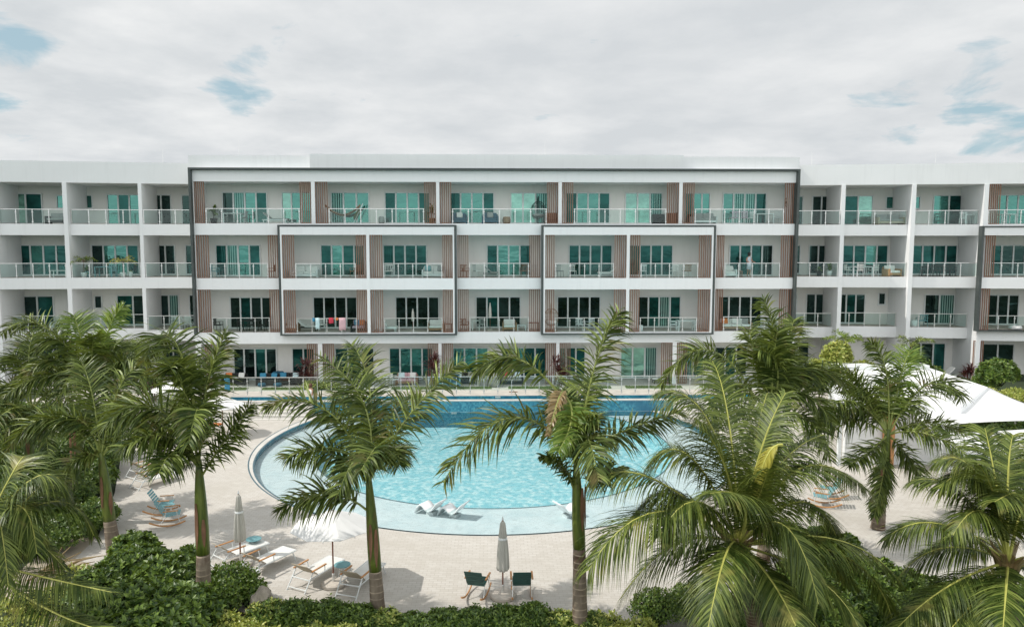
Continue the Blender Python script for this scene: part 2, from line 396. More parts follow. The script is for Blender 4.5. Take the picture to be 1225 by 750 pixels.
# grass strips between terrace and patio
for (a, b2, y0, y1) in ((268, 300, 462, 465.3), (318, 418, 462, 465.3), (470, 588, 461, 463.6), (608, 668, 461, 463.6), (690, 730, 459.5, 463), (748, 815, 459.5, 463), (838, 930, 459.5, 463)):
    A = on_z(a, 463, 0); C = on_z(b2, 463, 0)
    mb = MB().mat(M['grass'])
    mb.box((A.x, 50.1, 0), (C.x, 50.75, .05))
    rnd = random.Random(a)
    for k in range(int((C.x-A.x)*260)):
        x = rnd.uniform(A.x, C.x); y = rnd.uniform(50.08, 50.78); h = rnd.uniform(.03, .09); a_ = rnd.uniform(0, 6)
        dx, dy = math.cos(a_)*.02, math.sin(a_)*.02
        mb.poly([(x-dx, y-dy, .048), (x+dx, y+dy, .048), (x+dy, y+dx, .05+h)])
    tag(mb.build('grass_strip'), 'short turf strip set into the terrace paving', 'grass', kind='stuff')
tag(MB().mat(M['garden']).box((-60, 46.2, -1.6), (-30.01, 57, -.1)).build('garden_bed'), kind='structure')
tag(MB().mat(M['garden']).box((30.01, 47.2, -1.6), (60, 57, .05)).build('garden_bed'), kind='structure')

# ================================================================== HOTEL
ORG = (0, D0, 0)
hotel = empty('hotel_building', ORG, 'four-storey white hotel with glass balconies and brown slatted screens behind the pool', 'building')
class Face:
    def __init__(s, P, d, n): s.P = Vector(P); s.d = Vector(d); s.n = Vector(n)
    def __call__(s, p): return tuple(s.P + s.d*p[0] + s.n*p[1] + Vector((0, 0, p[2])))
    def u(s, px, w=0):
        r = ray(px, 300); t_ = (w - (CAM-s.P).dot(s.n))/r.dot(s.n); return (CAM+r*t_-s.P).dot(s.d)
    def z(s, px, py, w=0):
        r = ray(px, py); t_ = (w - (CAM-s.P).dot(s.n))/r.dot(s.n); return (CAM+r*t_).z
CEN = Face((0, D0, 0), (1, 0, 0), (0, -1, 0))
AL = R_(6.5); YV = 53.6
pl = on_y(229, 300, YV); pr = on_y(954, 300, YV)
LW = Face((pl.x, YV, 0), (-math.cos(AL), -math.sin(AL), 0), (math.sin(AL), -math.cos(AL), 0))
RW = Face((pr.x, YV, 0), (math.cos(AL), -math.sin(AL), 0), (-math.sin(AL), -math.cos(AL), 0))
ZF = {1: 0, 2: zc(397), 3: zc(332.6), 4: zc(267.7)}
ZCc = {1: zc(410.4), 2: zc(346), 3: zc(281.3), 4: zc(218)}
ZTOP = zc(184.2); ZFR = zc(204.3)
ZWTOP = on_y(229, 195.3, YV).z
REC = {CEN: 2.2, LW: 3.3, RW: 3.3}
def bx(F, m, name, boxes, parent=hotel, **k):
    mb = MB().mat(m)
    for a, b_ in boxes: mb.box(a, b_, F)
    return mb.build(name, parent, ORG, **k)
def band(F, k, x0, x1, front=0.0, end_w=None):
    """floor slab with its front fascia under storey k"""
    u0, u1 = F.u(x0, front), F.u(x1, front); r = REC[F]
    mb = MB().mat(M['white']).box((u0, -r, ZCc[k-1]), (u1, front, ZF[k]), F)
    mb.mat(M['tile']).box((u0, -r, ZF[k]+.004), (u1, front-.16, ZF[k]+.014), F)
    return mb.build('floor_band', hotel, ORG)
def pier(F, x0, x1, z0, z1, front=0.0):
    return bx(F, M['white'], 'pier', [((F.u(x0, front), -REC[F]-.05, z0), (F.u(x1, front), front+.002, z1))])
DOORTOP = {1: 2.75, 2: 0, 3: 0, 4: 0}
for k, y in ((2, 354.6), (3, 292.8), (4, 230.3)): DOORTOP[k] = on_y(591, y, D0+2.2).z
DOORTOP[1] = on_y(591, 415.3, D0+2.2).z
PM = {'t': M['g_teal'], 'p': M['g_pale'], 'd': M['g_dark'], 'e': M['g_deep'], 'c': M['g_curt']}
def window(F, k, x0, x1, types, z0=None, z1=None, trim=True):
    w = -REC[F]; u0, u1 = sorted((F.u(x0, w), F.u(x1, w))); n = len(types)
    if F is LW: types = types[::-1]
    small = z0 is not None
    if z0 is None: z0 = ZF[k]+.05
    if z1 is None: z1 = DOORTOP[k]
    f = .075
    mb = MB().mat(M['alu'])
    mb.box((u0, w, z0), (u0+f, w+.10, z1), F); mb.box((u1-f, w, z0), (u1, w+.10, z1), F)
    mb.box((u0+f, w, z1-f), (u1-f, w+.098, z1), F); mb.box((u0+f, w, z0), (u1-f, w+.098, z0+f+.03), F)
    for i in range(1, n):
        uu = u0+(u1-u0)*i/n; mb.box((uu-.055, w, z0+f+.03), (uu+.055, w+.085, z1-f), F)
    fr = mb.build('window' if small else 'sliding_door', hotel, ORG)
    pm = MB()
    for i in range(n):
        a = u0+(u1-u0)*i/n+.02; b_ = u0+(u1-u0)*(i+1)/n-.02
        pm.mat(PM[types[i]]).box((a, w+.01, z0+.03), (b_, w+(.05 if i % 2 else .035), z1-.03), F)
    pm.build('pane', fr, ORG)
    if not small:
        hb = MB().mat(M['steel']); uu = u0+(u1-u0)/n if n > 1 else u0+.1
        hb.box((uu-.02, w+.086, z0+1.0), (uu+.02, w+.14, z0+1.35), F); hb.build('handle', fr, ORG)
    return fr
def screen(F, k, x0, x1, w=-.12, z0=None, z1=None):
    u0, u1 = sorted((F.u(x0, w), F.u(x1, w)))
    z0 = ZF[k]+.02 if z0 is None else z0; z1 = ZCc[k]-.004 if z1 is None else z1
    mb = MB().mat(M['wood']); n = 5 if abs(u1-u0) < .66 else 6
    for i in range(n):
        u = u0+.02+(u1-u0-.04)*i/(n-1); mb.box((u-.024, w-.05, z0), (u+.024, w+.03, z1), F)
    mb.box((u0, w-.03, z1-.05), (u1, w+.01, z1-.006), F); mb.box((u0, w-.03, z0+.005), (u1, w+.01, z0+.05), F)
    return mb.build('slat_screen', hotel, ORG)
def railing(F, k, x0, x1, w=-.08, z=None, h=1.04, name='balcony_railing', parent=hotel, sp=1.12, low=0.0, ends=True):
    u0, u1 = sorted((F.u(x0, w), F.u(x1, w))); z = ZF[k] if z is None else z
    n = max(1, round((u1-u0)/sp)); mb = MB().mat(M['steel'])
    for i in range(n+1):
        u = u0+.05+(u1-u0-.1)*i/n
        mb.box((u-.022, w-.025, z+low), (u+.022, w+.025, z+h-.03), F)
        for zz in (z+.16, z+h-.2): mb.box((u-.05, w-.035, zz-.03), (u+.05, w+.035, zz+.03), F)
        mb.box((u-.05, w-.05, z+low), (u+.05, w+.05, z+low+.02), F)
    mb.box((u0, w-.028, z+h-.03), (u1, w+.028, z+h+.012), F)
    r = mb.build(name, parent, ORG)
    g = MB().mat(M['rail'])
    for i in range(n):
        a = u0+.05+(u1-u0-.1)*i/n+.03; b_ = u0+.05+(u1-u0-.1)*(i+1)/n-.03
        g.box((a, w-.006, z+.09), (b_, w+.006, z+h-.06), F)
    g.build('glass_panel', r, ORG)
    return r
# ---- main body: back walls and roof
XL, XR = CEN.u(231), CEN.u(952)
r = REC[CEN]
bx(CEN, M['wall'], 'wall', [((XL-.6, -r-13, -.1), (XR+.6, -r, ZCc[4]+.1))])
bx(CEN, M['white'], 'roof', [((XL-.6, -r-13, ZCc[4]+.1), (XR+.6, -r, ZTOP-.6))])
bx(CEN, M['white'], 'roof_fascia', [((CEN.u(230), -r, ZCc[4]), (CEN.u(953), 0, ZFR-.02))])
bx(CEN, M['white'], 'roof_parapet', [((CEN.u(373, -.4), -r-2, ZFR-.3), (CEN.u(816, -.4), -.4, ZTOP))])
bx(CEN, M['white'], 'roof_parapet', [((CEN.u(229.3, -1.1), -r-2, ZFR-.3), (CEN.u(373, -.4), -1.1, ZTOP-.02))])
bx(CEN, M['white'], 'roof_parapet', [((CEN.u(816, -.4), -r-2, ZFR-.3), (CEN.u(953, -1.1), -1.1, ZTOP-.02))])
# end walls of the balconies
for x0, x1 in ((229.5, 234), (949.5, 953.6)):
    bx(CEN, M['white'], 'side_wall', [((CEN.u(x0), -r-.02, -.1), (CEN.u(x1), -.003, ZFR-.03))])
# charcoal portal frame round the whole middle block
pb = zc(398.5)
bx(CEN, M['dark'], 'portal_frame', [((CEN.u(228.2, .35), -.3, zc(204.3)), (CEN.u(954.5, .35), .35, zc(202.1))),
    ((CEN.u(228.2, .35), -.6, pb), (CEN.u(230.9, .35), .348, zc(204.3)-.002)), ((CEN.u(951.9, .35), -.6, pb), (CEN.u(954.5, .35), .348, zc(204.3)-.002))])
PJ = .5
# floors
band(CEN, 4, 231.5, 951.5); band(CEN, 2, 231.5, 951.5)
band(CEN, 3, 231.5, 951.5)
for (a, b_) in ((333.6, 545), (648.8, 855)):
    ua, ub = CEN.u(a, PJ), CEN.u(b_, PJ); zt, zb = zc(269.8, D0-PJ), zc(400.4, D0-PJ)
    bx(CEN, M['white'], 'floor_band', [((ua+.12, 0.003, ZCc[3]), (ub-.12, PJ-.02, zt-.1)), ((ua+.12, .003, ZCc[2]), (ub-.12, PJ-.02, ZF[3]-.004)), ((ua+.12, .003, zb+.09), (ub-.12, PJ-.02, ZF[2]-.004))])
    d = MB().mat(M['dark'])
    d.box((ua-.06, 0.004, zt-.06), (ub+.06, PJ+.03, zt+.03), CEN); d.box((ua-.06, .004, zb-.03), (ub+.06, PJ+.03, zb+.085), CEN)
    d.box((ua-.06, .004, zb+.085), (ua+.07, PJ+.028, zt-.062), CEN); d.box((ub-.07, .004, zb+.085), (ub+.06, PJ+.028, zt-.062), CEN)
    d.build('portal_frame', hotel, ORG)
    for q in (((ua+.091, .003, zb+.09), (ua+.2, PJ-.002, zt-.092)), ((ub-.2, .003, zb+.09), (ub-.091, PJ-.002, zt-.092))): bx(CEN, M['white'], 'frame_lining', [q])
for x0, x1 in ((438.2, 441.8), (749.8, 753.4)): pier(CEN, x0, x1, zc(400)+.1, zc(270)-.13, PJ-.01)
for k, prs in ((4, ((373.8, 378.2), (522.3, 526.2), (667.6, 671.8), (811.2, 815.2))), (1, ((377.3, 382.8), (523.3, 527.3), (666, 670), (807, 812)))):
    for x0, x1 in prs: pier(CEN, x0, x1, ZF[k]-.01, ZCc[k]+.01, -.002)
# dividing walls of the second and third floor bays
for x0, x1 in ((332.5, 336), (543, 547), (647, 650.5), (853.5, 857)): pier(CEN, x0, x1, ZF[2]-.01, ZCc[3]+.01, -.004)
for a, b_ in ((231, 236), (946.5, 952)): pier(CEN, a, b_, -.05, ZCc[1]+.01, -.004)
# screens
for x0, x1 in ((234.5, 246.5), (360.5, 373), (379, 393), (508.6, 521.6), (527, 540), (654.6, 667), (672.3, 685), (797, 810.5), (816, 829), (937, 949.5)): screen(CEN, 4, x0, x1)
S23 = [(235, 249.5, 0), (321, 332, 0), (338, 351.5, PJ), (426, 437.6, PJ), (443, 457, PJ), (529.5, 541, PJ), (547.5, 560, 0), (633.5, 646, 0), (652, 663, PJ), (735.5, 749, PJ), (754.5, 765.5, PJ), (836.5, 849.8, PJ), (857.5, 866, 0), (934.5, 948, 0)]
for k in (2, 3):
    for x0, x1, p in S23: screen(CEN, k, x0, x1, p-.12)
for x0, x1 in ((241, 249), (364.5, 377), (383.3, 396.5), (510.8, 523), (527.6, 540.6), (653, 665.6), (670.5, 683), (793.5, 806.5), (812.6, 824.5), (934, 946)): screen(CEN, 1, x0, x1, -.12, .04)
# doors
for x0, x1, ty in ((268, 322, 'dcte'), (338.5, 374.5, 'ptt'), (397, 443, 'ctt'), (461, 515, 'ette'), (538, 591.5, 'ette'), (610.5, 655.5, 'ppc'), (676.5, 729, 'ette'), (746.6, 791.5, 'ppc'), (818, 848, 'ett'), (862.5, 915, 'tcce')): window(CEN, 4, x0, x1, ty)
for x0, x1, ty in ((258, 312, 'ectee'[:4]), (383.5, 437, 'etee'), (458, 511, 'eeee'), (582, 635, 'ette'), (680, 732.5, 'eeee'), (752, 805, 'eeee'), (872, 924.5, 'eeed')): window(CEN, 3, x0, x1, ty)
for x0, x1, ty in ((273, 324, 'dedd'), (373, 426.5, 'dddd'), (472, 525, 'dddd'), (568.6, 623, 'dedd'), (666.5, 719, 'dddd'), (763.5, 815.5, 'dece'), (860, 913, 'dddd')): window(CEN, 2, x0, x1, ty)
for x0, x1, ty in ((275, 328, 'dded'), (346, 374, 'ee'), (398, 446, 'eed'), (463.5, 517, 'ette'), (540.5, 584, 'ttt'), (599.5, 654, 'dtee'), (666, 701.5, 'tee'), (743.5, 788, 'ppc'), (818, 845, 'ce'), (857, 897, 'ded')): window(CEN, 1, x0, x1, ty)
# railings
for x0, x1 in ((247.5, 360), (394, 508), (541, 654), (686, 796.5), (830, 936.5)): railing(CEN, 4, x0, x1)
for k in (2, 3):
    for x0, x1, p in ((250.5, 320.5, 0), (352.5, 425.5, PJ), (458, 529, PJ), (561, 633, 0), (664, 735, PJ), (766.5, 836, PJ), (867, 934, 0)): railing(CEN, k, x0, x1, p-.08)
# ---- wings
def wing(F, ends, piers, st):
    r = REC[F]; u0, u1 = 0 - .2, F.u(ends)
    bx(F, M['wall'], 'wall', [((u0, -r-12, -.6), (u1, -r, ZCc[4]+.1))])
    bx(F, M['white'], 'roof_parapet', [((u0, -r-12, ZCc[4]+.1), (u1, -r-.001, ZWTOP-.5)), ((u0, -r, ZCc[4]), (u1, -.05, ZWTOP))])
    for x0, x1 in piers: pier(F, x0, x1, -.6, ZCc[4]-.002)
    bounds = [None]+[p for p in piers]
    for i in range(len(piers)):
        a = F.u(piers[i-1][1 if F is RW else 0]) if i else -.1
        b_ = F.u(piers[i][0 if F is RW else 1])
        for k in (2, 3, 4):
            sb = st[i][k]
            mb = MB().mat(M['white']).box((a+.003, -r, ZCc[k-1]), (b_-.003, -sb+(.0 if sb else .004), ZF[k]), F)
            mb.mat(M['tile']).box((a+.003, -r, ZF[k]+.004), (b_-.003, -sb-.16, ZF[k]+.014), F)
            mb.build('floor_band', hotel, ORG)
            n = max(2, round((b_-a)/1.12))
            inv = lambda u: u
            # railing along the slab edge
            w = -sb-.09; z = ZF[k]; h = 1.04
            m2 = MB().mat(M['steel'])
            for j in range(n+1):
                u = a+.06+(b_-a-.12)*j/n
                m2.box((u-.022, w-.025, z), (u+.022, w+.025, z+h-.03), F)
                for zz in (z+.16, z+h-.2): m2.box((u-.05, w-.035, zz-.03), (u+.05, w+.035, zz+.03), F)
            m2.box((a+.01, w-.028, z+h-.03), (b_-.01, w+.028, z+h+.012), F)
            rl = m2.build('balcony_railing', hotel, ORG)
            g = MB().mat(M['rail'])
            for j in range(n): g.box((a+.06+(b_-a-.12)*j/n+.03, w-.006, z+.09), (a+.06+(b_-a-.12)*(j+1)/n-.03, w+.006, z+h-.06), F)
            g.build('glass_panel', rl, ORG)
z0 = {0: 0, 2: 0, 3: 0, 4: 0}
wing(LW, -100, [(168, 172.2), (78, 83.3), (-9, -3.5), (-100, -95)], [{2: 0, 3: 0, 4: 0}, {2: 1.5, 3: 0, 4: .35}, {2: 1.2, 3: 0, 4: .35}, {2: 1.2, 3: 0, 4: .3}])
wing(RW, 1330, [(1004.2, 1009), (1088, 1093), (1174, 1179.3), (1300, 1306)], [{2: .9, 3: 0, 4: 0}, {2: 1.6, 3: .25, 4: .5}, {2: 1.3, 3: .25, 4: .5}, {2: 0, 3: 0, 4: 0}])
for k, L in ((4, ((14.3, 54.5, 'pe'), (131, 171, 'tet'), (183, 207.6, 'dd'), (219.5, 232, 'd'), (-70, -20, 'tete'))), (3, ((21, 83, 'etee'), (109.5, 166.5, 'dtte'), (185.7, 210, 'dd'), (221.7, 234, 'd'), (-70, -20, 'tete'))),
             (2, ((21, 61.5, 'de'), (137, 176, 'ed'), (187.5, 212, 'dc'), (224, 236, 'd'), (-70, -20, 'de'))), (1, ((22, 75, 'ded'), (105, 160, 'ded'), (190, 215, 'dd')))):
    for x0, x1, ty in L: window(LW, k, x0, x1, ty)
for k, y0, y1, xs in ((4, 250.4, 233.3, ((71, 80), (103.8, 114.3))), (2, 369.8, 353.6, ((78.2, 87), (110, 119.7)))):
    for x0, x1 in xs: window(LW, k, x0, x1, 'd' if k == 2 else 't', LW.z(x0, y0, -3.3), LW.z(x0, y1, -3.3))
for k, L in ((4, ((950, 958.8, 'd'), (969, 992, 'dd'), (1006, 1041.7, 'ep'), (1112.8, 1151, 'te'), (1188, 1240, 'ttte'), (1250, 1290, 'tt'))), (3, ((948, 957.5, 'd'), (967, 990.6, 'dd'), (1007.6, 1062.3, 'eete'), (1089.5, 1145, 'eeee'), (1184, 1240, 'eddd'))),
             (2, ((946, 955.5, 'd'), (966, 989, 'dd'), (1003, 1037.5, 'ded'), (1108.4, 1145, 'dc'), (1184, 1222.5, 'ddd'))), (1, ((958, 972, 'd'), (1092, 1137, 'dde'), (1180, 1220, 'dd')))):
    for x0, x1, ty in L: window(RW, k, x0, x1, ty)
for k, y0, y1, xs in ((4, 251, 235, ((1056.5, 1067.2), (1089, 1098))), (2, 365.2, 350, ((1052.6, 1061.8), (1084, 1092.3)))):
    for x0, x1 in xs: window(RW, k, x0, x1, 'd' if k == 2 else 't', RW.z(x0, y0, -3.3), RW.z(x0, y1, -3.3))
for k, x0, x1, p in ((4, 1180, 1193, 0), (3, 1179, 1190, .42), (2, 1176, 1187, .42)): screen(RW, k, x0, x1, p-.12)
screen(RW, 1, 1171, 1183, -.1, .1)
# framed block at the far right
ua, ub = RW.u(1173.5, .45), RW.u(1330, .45); zt, zb = RW.z(1200, 270.4, .45), RW.z(1200, 396.8, .45)
d = MB().mat(M['dark']); d.box((ua, .006, zt-.1), (ub, .48, zt), RW); d.box((ua, .006, zb), (ub, .48, zb+.1), RW); d.box((ua, .006, zb+.1), (ua+.16, .478, zt-.1), RW); d.build('portal_frame', hotel, ORG)
bx(RW, M['white'], 'floor_band', [((ua+.16, .006, ZCc[3]), (ub, .42, zt-.1)), ((ua+.16, .006, ZCc[2]), (ub, .42, ZF[3]-.004)), ((ua+.16, .006, zb+.1), (ub, .42, ZF[2]-.004))])
# roof details: lightning rods
RODS = [(48, 191, 173), (195, 194, 178), (286, 184, 168), (652, 184, 169), (971, 196, 181), (1119, 196, 182)]
for i, (px, y0, y1) in enumerate(RODS):
    p = on_y(px, y0, 56.5); q = on_y(px, y1, 56.5)
    mb = MB().mat(M['steel']).tube([(p.x, p.y, p.z-.5), (p.x, p.y, q.z)], [.02, .008], 6)
    tag(mb.build('lightning_rod', None, (p.x, p.y, p.z-.5)), ['thin rod on the roof above the first left wing bay', 'thin rod on the left wing roof beside the raised middle block', 'thin rod on the raised roof over the potted plant balcony',
        'thin rod on the raised roof above the hanging chair balcony', 'thin rod on the right wing roof beside the middle block', 'thin rod on the right wing roof farthest from the middle'][i], 'lightning rod', 'lightning rods on the roof')
# fence along the terrace
fl = empty('pool_fence', (0, YB+.35, 0), 'low glass pool fence with steel posts along the terrace behind the pool', 'fence')
FF = Face((0, YB+.35, 0), (1, 0, 0), (0, -1, 0))
def fence_run(x0, x1):
    u0, u1 = FF.u(x0), FF.u(x1); n = round((u1-u0)/.93); o_ = (0, YB+.35, 0)
    for i in range(n+1):
        u = u0+(u1-u0)*i/n; mb = MB().mat(M['steel']); mb.box((u-.02, -.02, 0), (u+.02, .02, 1.2), FF)
        mb.box((u-.045, -.03, .2), (u+.045, .03, .3), FF); mb.box((u-.045, -.03, .95), (u+.045, .03, 1.03), FF); mb.build('post', fl, o_)
    MB().mat(M['steel']).box((u0, -.028, 1.2), (u1, .028, 1.25), FF).build('handrail', fl, o_)
    g = MB().mat(M['rail'])
    for i in range(n): g.box((u0+(u1-u0)*i/n+.03, -.006, .30), (u0+(u1-u0)*(i+1)/n-.03, .006, 1.15), FF)
    g.build('glass_panel', fl, o_)
fence_run(205, 1010)
# white curved garden wall on the left
A = [on_z(x, y, .6) for x, y in ((168, 478), (190, 470), (212, 462), (232, 452))]
mb = MB().mat(M['white'])
P0 = [(p.x, p.y) for p in A]; P1 = [(p.x+.25, p.y+.35) for p in A]
mb.prism(P0+P1[::-1], ZL, .62)
tag(mb.build('garden_wall', None, (P0[0][0], P0[0][1], ZL)), 'low white curved wall behind the left palms', 'wall')
# ================================================================== PLANTS
def rndv(r): 
    while True:
        v = Vector((r.uniform(-1, 1), r.uniform(-1, 1), r.uniform(-1, 1)))
        if .05 < v.length < 1: return v.normalized()
def frond_mesh(P, o_, leafL, n, rnd, leaf, stalk, kind='royal', r0=.045, roll=0.0, start=.14, wid=None, droop=None, parent=None, name='frond'):
    """one feather leaf: P = list of rachis control points (quadratic bezier)"""
    p0, p1, p2 = [Vector(p) for p in P]
    def B(t): return p0*(1-t)**2 + p1*2*t*(1-t) + p2*t*t
    def T(t): return ((p1-p0)*(1-t)*2 + (p2-p1)*2*t).normalized()
    mb = MB().mat(stalk)
    k = 9; mb.tube([B(i/k) for i in range(k+1)], [r0*(1-.82*i/k) for i in range(k+1)], 5, flat=.8)
    mb.mat(leaf)
    L_ = (p1-p0).length+(p2-p1).length
    wid = wid or (.056 if kind == 'royal' else .033)
    dr = droop if droop is not None else (.50 if kind == 'royal' else .90)
    Z = Vector((0, 0, 1))
    for i in range(n):
        t = start + (1-start)*((i+.5)/n)
        env = min(1, .45+2.6*(t-start))*(1-.62*max(0, (t-.55)/.45)**1.5)
        b_ = B(min(t, .995)); tt = T(t)
        side = tt.cross(Z)
        if side.length < .15: side = tt.cross(Vector((.3, 1, 0)))
        side.normalize(); N = side.cross(tt).normalized()
        q = Quaternion(tt, roll); side = q @ side; N = q @ N
        for sg in (-1, 1):
            L = leafL*env*rnd.uniform(.82, 1.12)
            if kind == 'royal' and rnd.random() < .06: continue
            if kind == 'royal': lift = rnd.choice((-.7, .0, .85))+rnd.uniform(-.25, .25); fwd = .30+.75*t+rnd.uniform(-.18, .30)
            else: lift = .12+rnd.uniform(-.08, .08); fwd = .40+.85*t*t
            d = (side*sg + tt*fwd + N*lift + rndv(rnd)*.07).normalized()
            wv = (tt - d*tt.dot(d))
            if kind == 'royal': wv = (wv.normalized() + d.cross(tt)*rnd.uniform(-.7, .7))
            wv.normalize()
            drl = dr*rnd.uniform(.45, 1.6)
            segs = 4; pts = []; p = Vector(b_); w = wid*rnd.uniform(.85, 1.1)
            for s_ in range(segs+1):
                f = s_/segs
                ww = w*(.55+.9*f if f < .45 else (1-f)*1.72)*.5
                if s_ == segs: pts.append((p.copy(),))
                else: pts.append((p - wv*ww, p + wv*ww))
                d = (d - Z*drl*(.20+.5*f)*rnd.uniform(.8, 1.2)).normalized()
                wv = (wv - d*wv.dot(d)).normalized()
                p = p + d*L/segs
            n0 = len(mb.v)
            for q_ in pts: mb.v.extend([tuple(x) for x in q_])
            for s_ in range(segs):
                a = n0+2*s_
                if s_ < segs-1: mb.face([a, a+1, a+3, a+2])
                else: mb.face([a, a+1, a+2])
    return mb.build(name, parent, o_)
def palm(label, base_px, crown_px, fronds, kind='royal', Y=None, shaft_px=None, tw=.24, name='palm_tree', nrand=6, seed=1, leafL=.98, flen=3.9, group='royal palms round the pool', zg=ZL, nl=118, bend=0):
    """fronds: (ctrl px, tip px, depth at tip[, start px][, material key][, leaf length])"""
    rnd = random.Random(seed)
    if Y is None: base = on_z(base_px[0], base_px[1], zg); Y = base.y
    else: base = on_y(base_px[0], base_px[1], Y); base.z = zg
    crown = on_y(crown_px[0], crown_px[1], Y)
    root = empty(name, base, label, 'palm tree', group)
    o_ = tuple(base)
    if kind == 'royal': tw *= .78
    leaf = M['royal'] if kind == 'royal' else M['coco']; st = M['rach'] if kind == 'royal' else M['crach']
    H = crown.z-base.z
    if kind == 'royal':
        sp = on_y(shaft_px[0], shaft_px[1], Y)
        k = 14; path = []; rad = []
        for i in range(k+1):
            f = i/k; p = Vector(base)*(1-f)+sp*f; p.z = base.z+(sp.z-base.z)*f
            p.x += bend*math.sin(math.pi*f)
            path.append(p - Vector((0, 0, .25 if i == 0 else 0))); rad.append(tw*(1.28-.30*f+.07*math.sin(f*23)*.25))
        MB().mat(M['bark']).tube(path, rad, 18).build('trunk', root, o_, smooth=True)
        k = 9; path = []; rad = []
        for i in range(k+1):
            f = i/k; path.append(sp*(1-f)+crown*f+Vector((0, 0, .22*f))); rad.append(tw*(.99+.10*math.sin(f*math.pi*.9)-.62*f**1.7))
        MB().mat(M['shaft']).tube(path, rad, 16).build('crownshaft', root, o_, smooth=True)
        for q_ in range(2):     # peeling dry sheaths
            a_ = rnd.uniform(-2.4, -.4); L1 = rnd.uniform(.7, 1.3); f0 = rnd.uniform(.05, .3)
            c0 = sp*(1-f0)+crown*f0; ca, sa = math.cos(a_), math.sin(a_); g_ = []
            for i in range(7):
                t_ = i/6; wv_ = .27*math.sin(math.pi*min(1, .12+t_*.88))+.03; rr_ = tw*(1.10+.10*t_**3)
                g_.append([tuple(c0+Vector((math.cos(a_+da*wv_)*rr_, math.sin(a_+da*wv_)*rr_, L1*(1-t_)))) for da in (-1, 0, 1)])
            MB().mat(M['sheath']).sheet(g_).build('dry_sheath', root, o_, solid=.012)
    else:
        k = 12; path = [Vector(base)*(1-i/k)+crown*(i/k)+Vector((bend*math.sin(math.pi*i/k), 0, 0)) for i in range(k+1)]
        MB().mat(M['cbark']).tube(path, [tw*(1.3-.4*i/k) for i in range(k+1)], 14).build('trunk', root, o_, smooth=True)
        hb = MB().mat(M['dryf'])
        for i in range(16):
            a = rnd.uniform(0, 6.3); p = crown+Vector((math.cos(a)*tw, math.sin(a)*tw, -.25))
            hb.tube([p, p+Vector((math.cos(a)*.12, math.sin(a)*.12, .35)), p+Vector((math.cos(a)*.4, math.sin(a)*.4, .62))], [.06, .05, .02], 5)
        hb.build('leaf_base', root, o_)
    for fd in fronds:
        c_, t_, dy = fd[0], fd[1], fd[2]; ex = fd[3:] 
        s0 = crown; lf = leaf; LL = leafL; kk = kind
        for e in ex:
            if isinstance(e, tuple): s0 = on_y(e[0], e[1], Y)
            elif isinstance(e, str): lf = M[e]
            else: LL = e*(1.26 if kind == 'royal' else 1.28)
        # control pixel is a point the stalk passes near its middle
        mid = on_y(c_[0], c_[1], Y+dy*.4); tip = on_y(t_[0], t_[1], Y+dy)
        ctrl = mid*2 - (s0+tip)*.5
        frond_mesh((s0, ctrl, tip), o_, LL, nl, rnd, lf, st, kk, parent=root)
    a0 = rnd.uniform(0, 6)
    for i in range(nrand):
        a = a0 + i*2.4; el = rnd.uniform(.15, .95); L = flen*rnd.uniform(.8, 1.05)
        h = Vector((math.cos(a), math.sin(a)*1.0, 0))
        c2 = crown + h*L*.42*math.cos(el) + Vector((0, 0, L*.62*math.sin(el)+.25))
        tp = crown + h*L*(.55+.35*math.cos(el)) + Vector((0, 0, L*(.62*math.sin(el)-.45*math.cos(el))))
        frond_mesh((crown, c2, tp), o_, leafL, nl, rnd, leaf, st, kind, parent=root)
    return root
# ---- the palms along the front
palm('royal palm with glossy green shaft between the open umbrella and the closed centre umbrella', (453, 748), (441, 578),
     [((436, 485), (383, 428), 1.2), ((443, 470), (420, 412), 2.2), ((487, 500), (551, 433), .3, .9), ((392, 492), (316, 486), -.3), ((392, 540), (344, 548), -1.0, .8),
      ((391, 590), (334, 611), -.6, (441, 612), .8), ((452, 535), (432, 562), -2.6, .8), ((466, 535), (478, 556), -1.2, .7), ((465, 500), (500, 470), 2.5), ((420, 500), (402, 470), 2.6), ((428, 548), (405, 590), -1.6, .75)],
     shaft_px=(449, 682), tw=.225, nrand=0, seed=3)
palm('royal palm right of the centre umbrella, one long frond sweeping over the pool', (694, 770), (689, 562),
     [((711, 440), (741, 374), .4), ((614, 428), (566, 447), .6, (668, 470), .8), ((608, 500), (530, 577), -.6, (688, 546), .95), ((750, 514), (815, 492), .2, (706, 536), .7), ((672, 556), (647, 546), -.3, (688, 592), .35),
      ((716, 566), (748, 562), -.2, (700, 590), .45), ((700, 520), (716, 575), -2.2, 'royal', .8), ((684, 500), (668, 540), -1.6, (676, 475), 'bright', .6), ((668, 478), (656, 520), -.8, (675, 470), 'dryf', .28), ((690, 480), (703, 455), 2.2), ((690, 520), (716, 500), -1.2, .7), ((676, 500), (672, 466), 1.2)],
     shaft_px=(693, 655), tw=.215, nrand=0, seed=5)
palm('royal palm with a green and rusty shaft standing in the dark glossy shrub', (244, 752), (238, 560),
     [((268, 528), (300, 484), .2, (238, 575), .7), ((186, 487), (122, 512), -.8, 1.0), ((200, 522), (146, 536), -1.5, .9), ((206, 405), (172, 432), 1.0, (236, 505)), ((250, 452), (270, 398), .6, (240, 515), .75), ((240, 460), (232, 424), 1.6),
      ((222, 500), (196, 475), 2.0), ((238, 490), (226, 530), -1.9, .8), ((215, 455), (204, 440), -.6, (238, 515)), ((212, 540), (190, 566), -1.9)],
     shaft_px=(243, 662), tw=.23, nrand=0, seed=8)
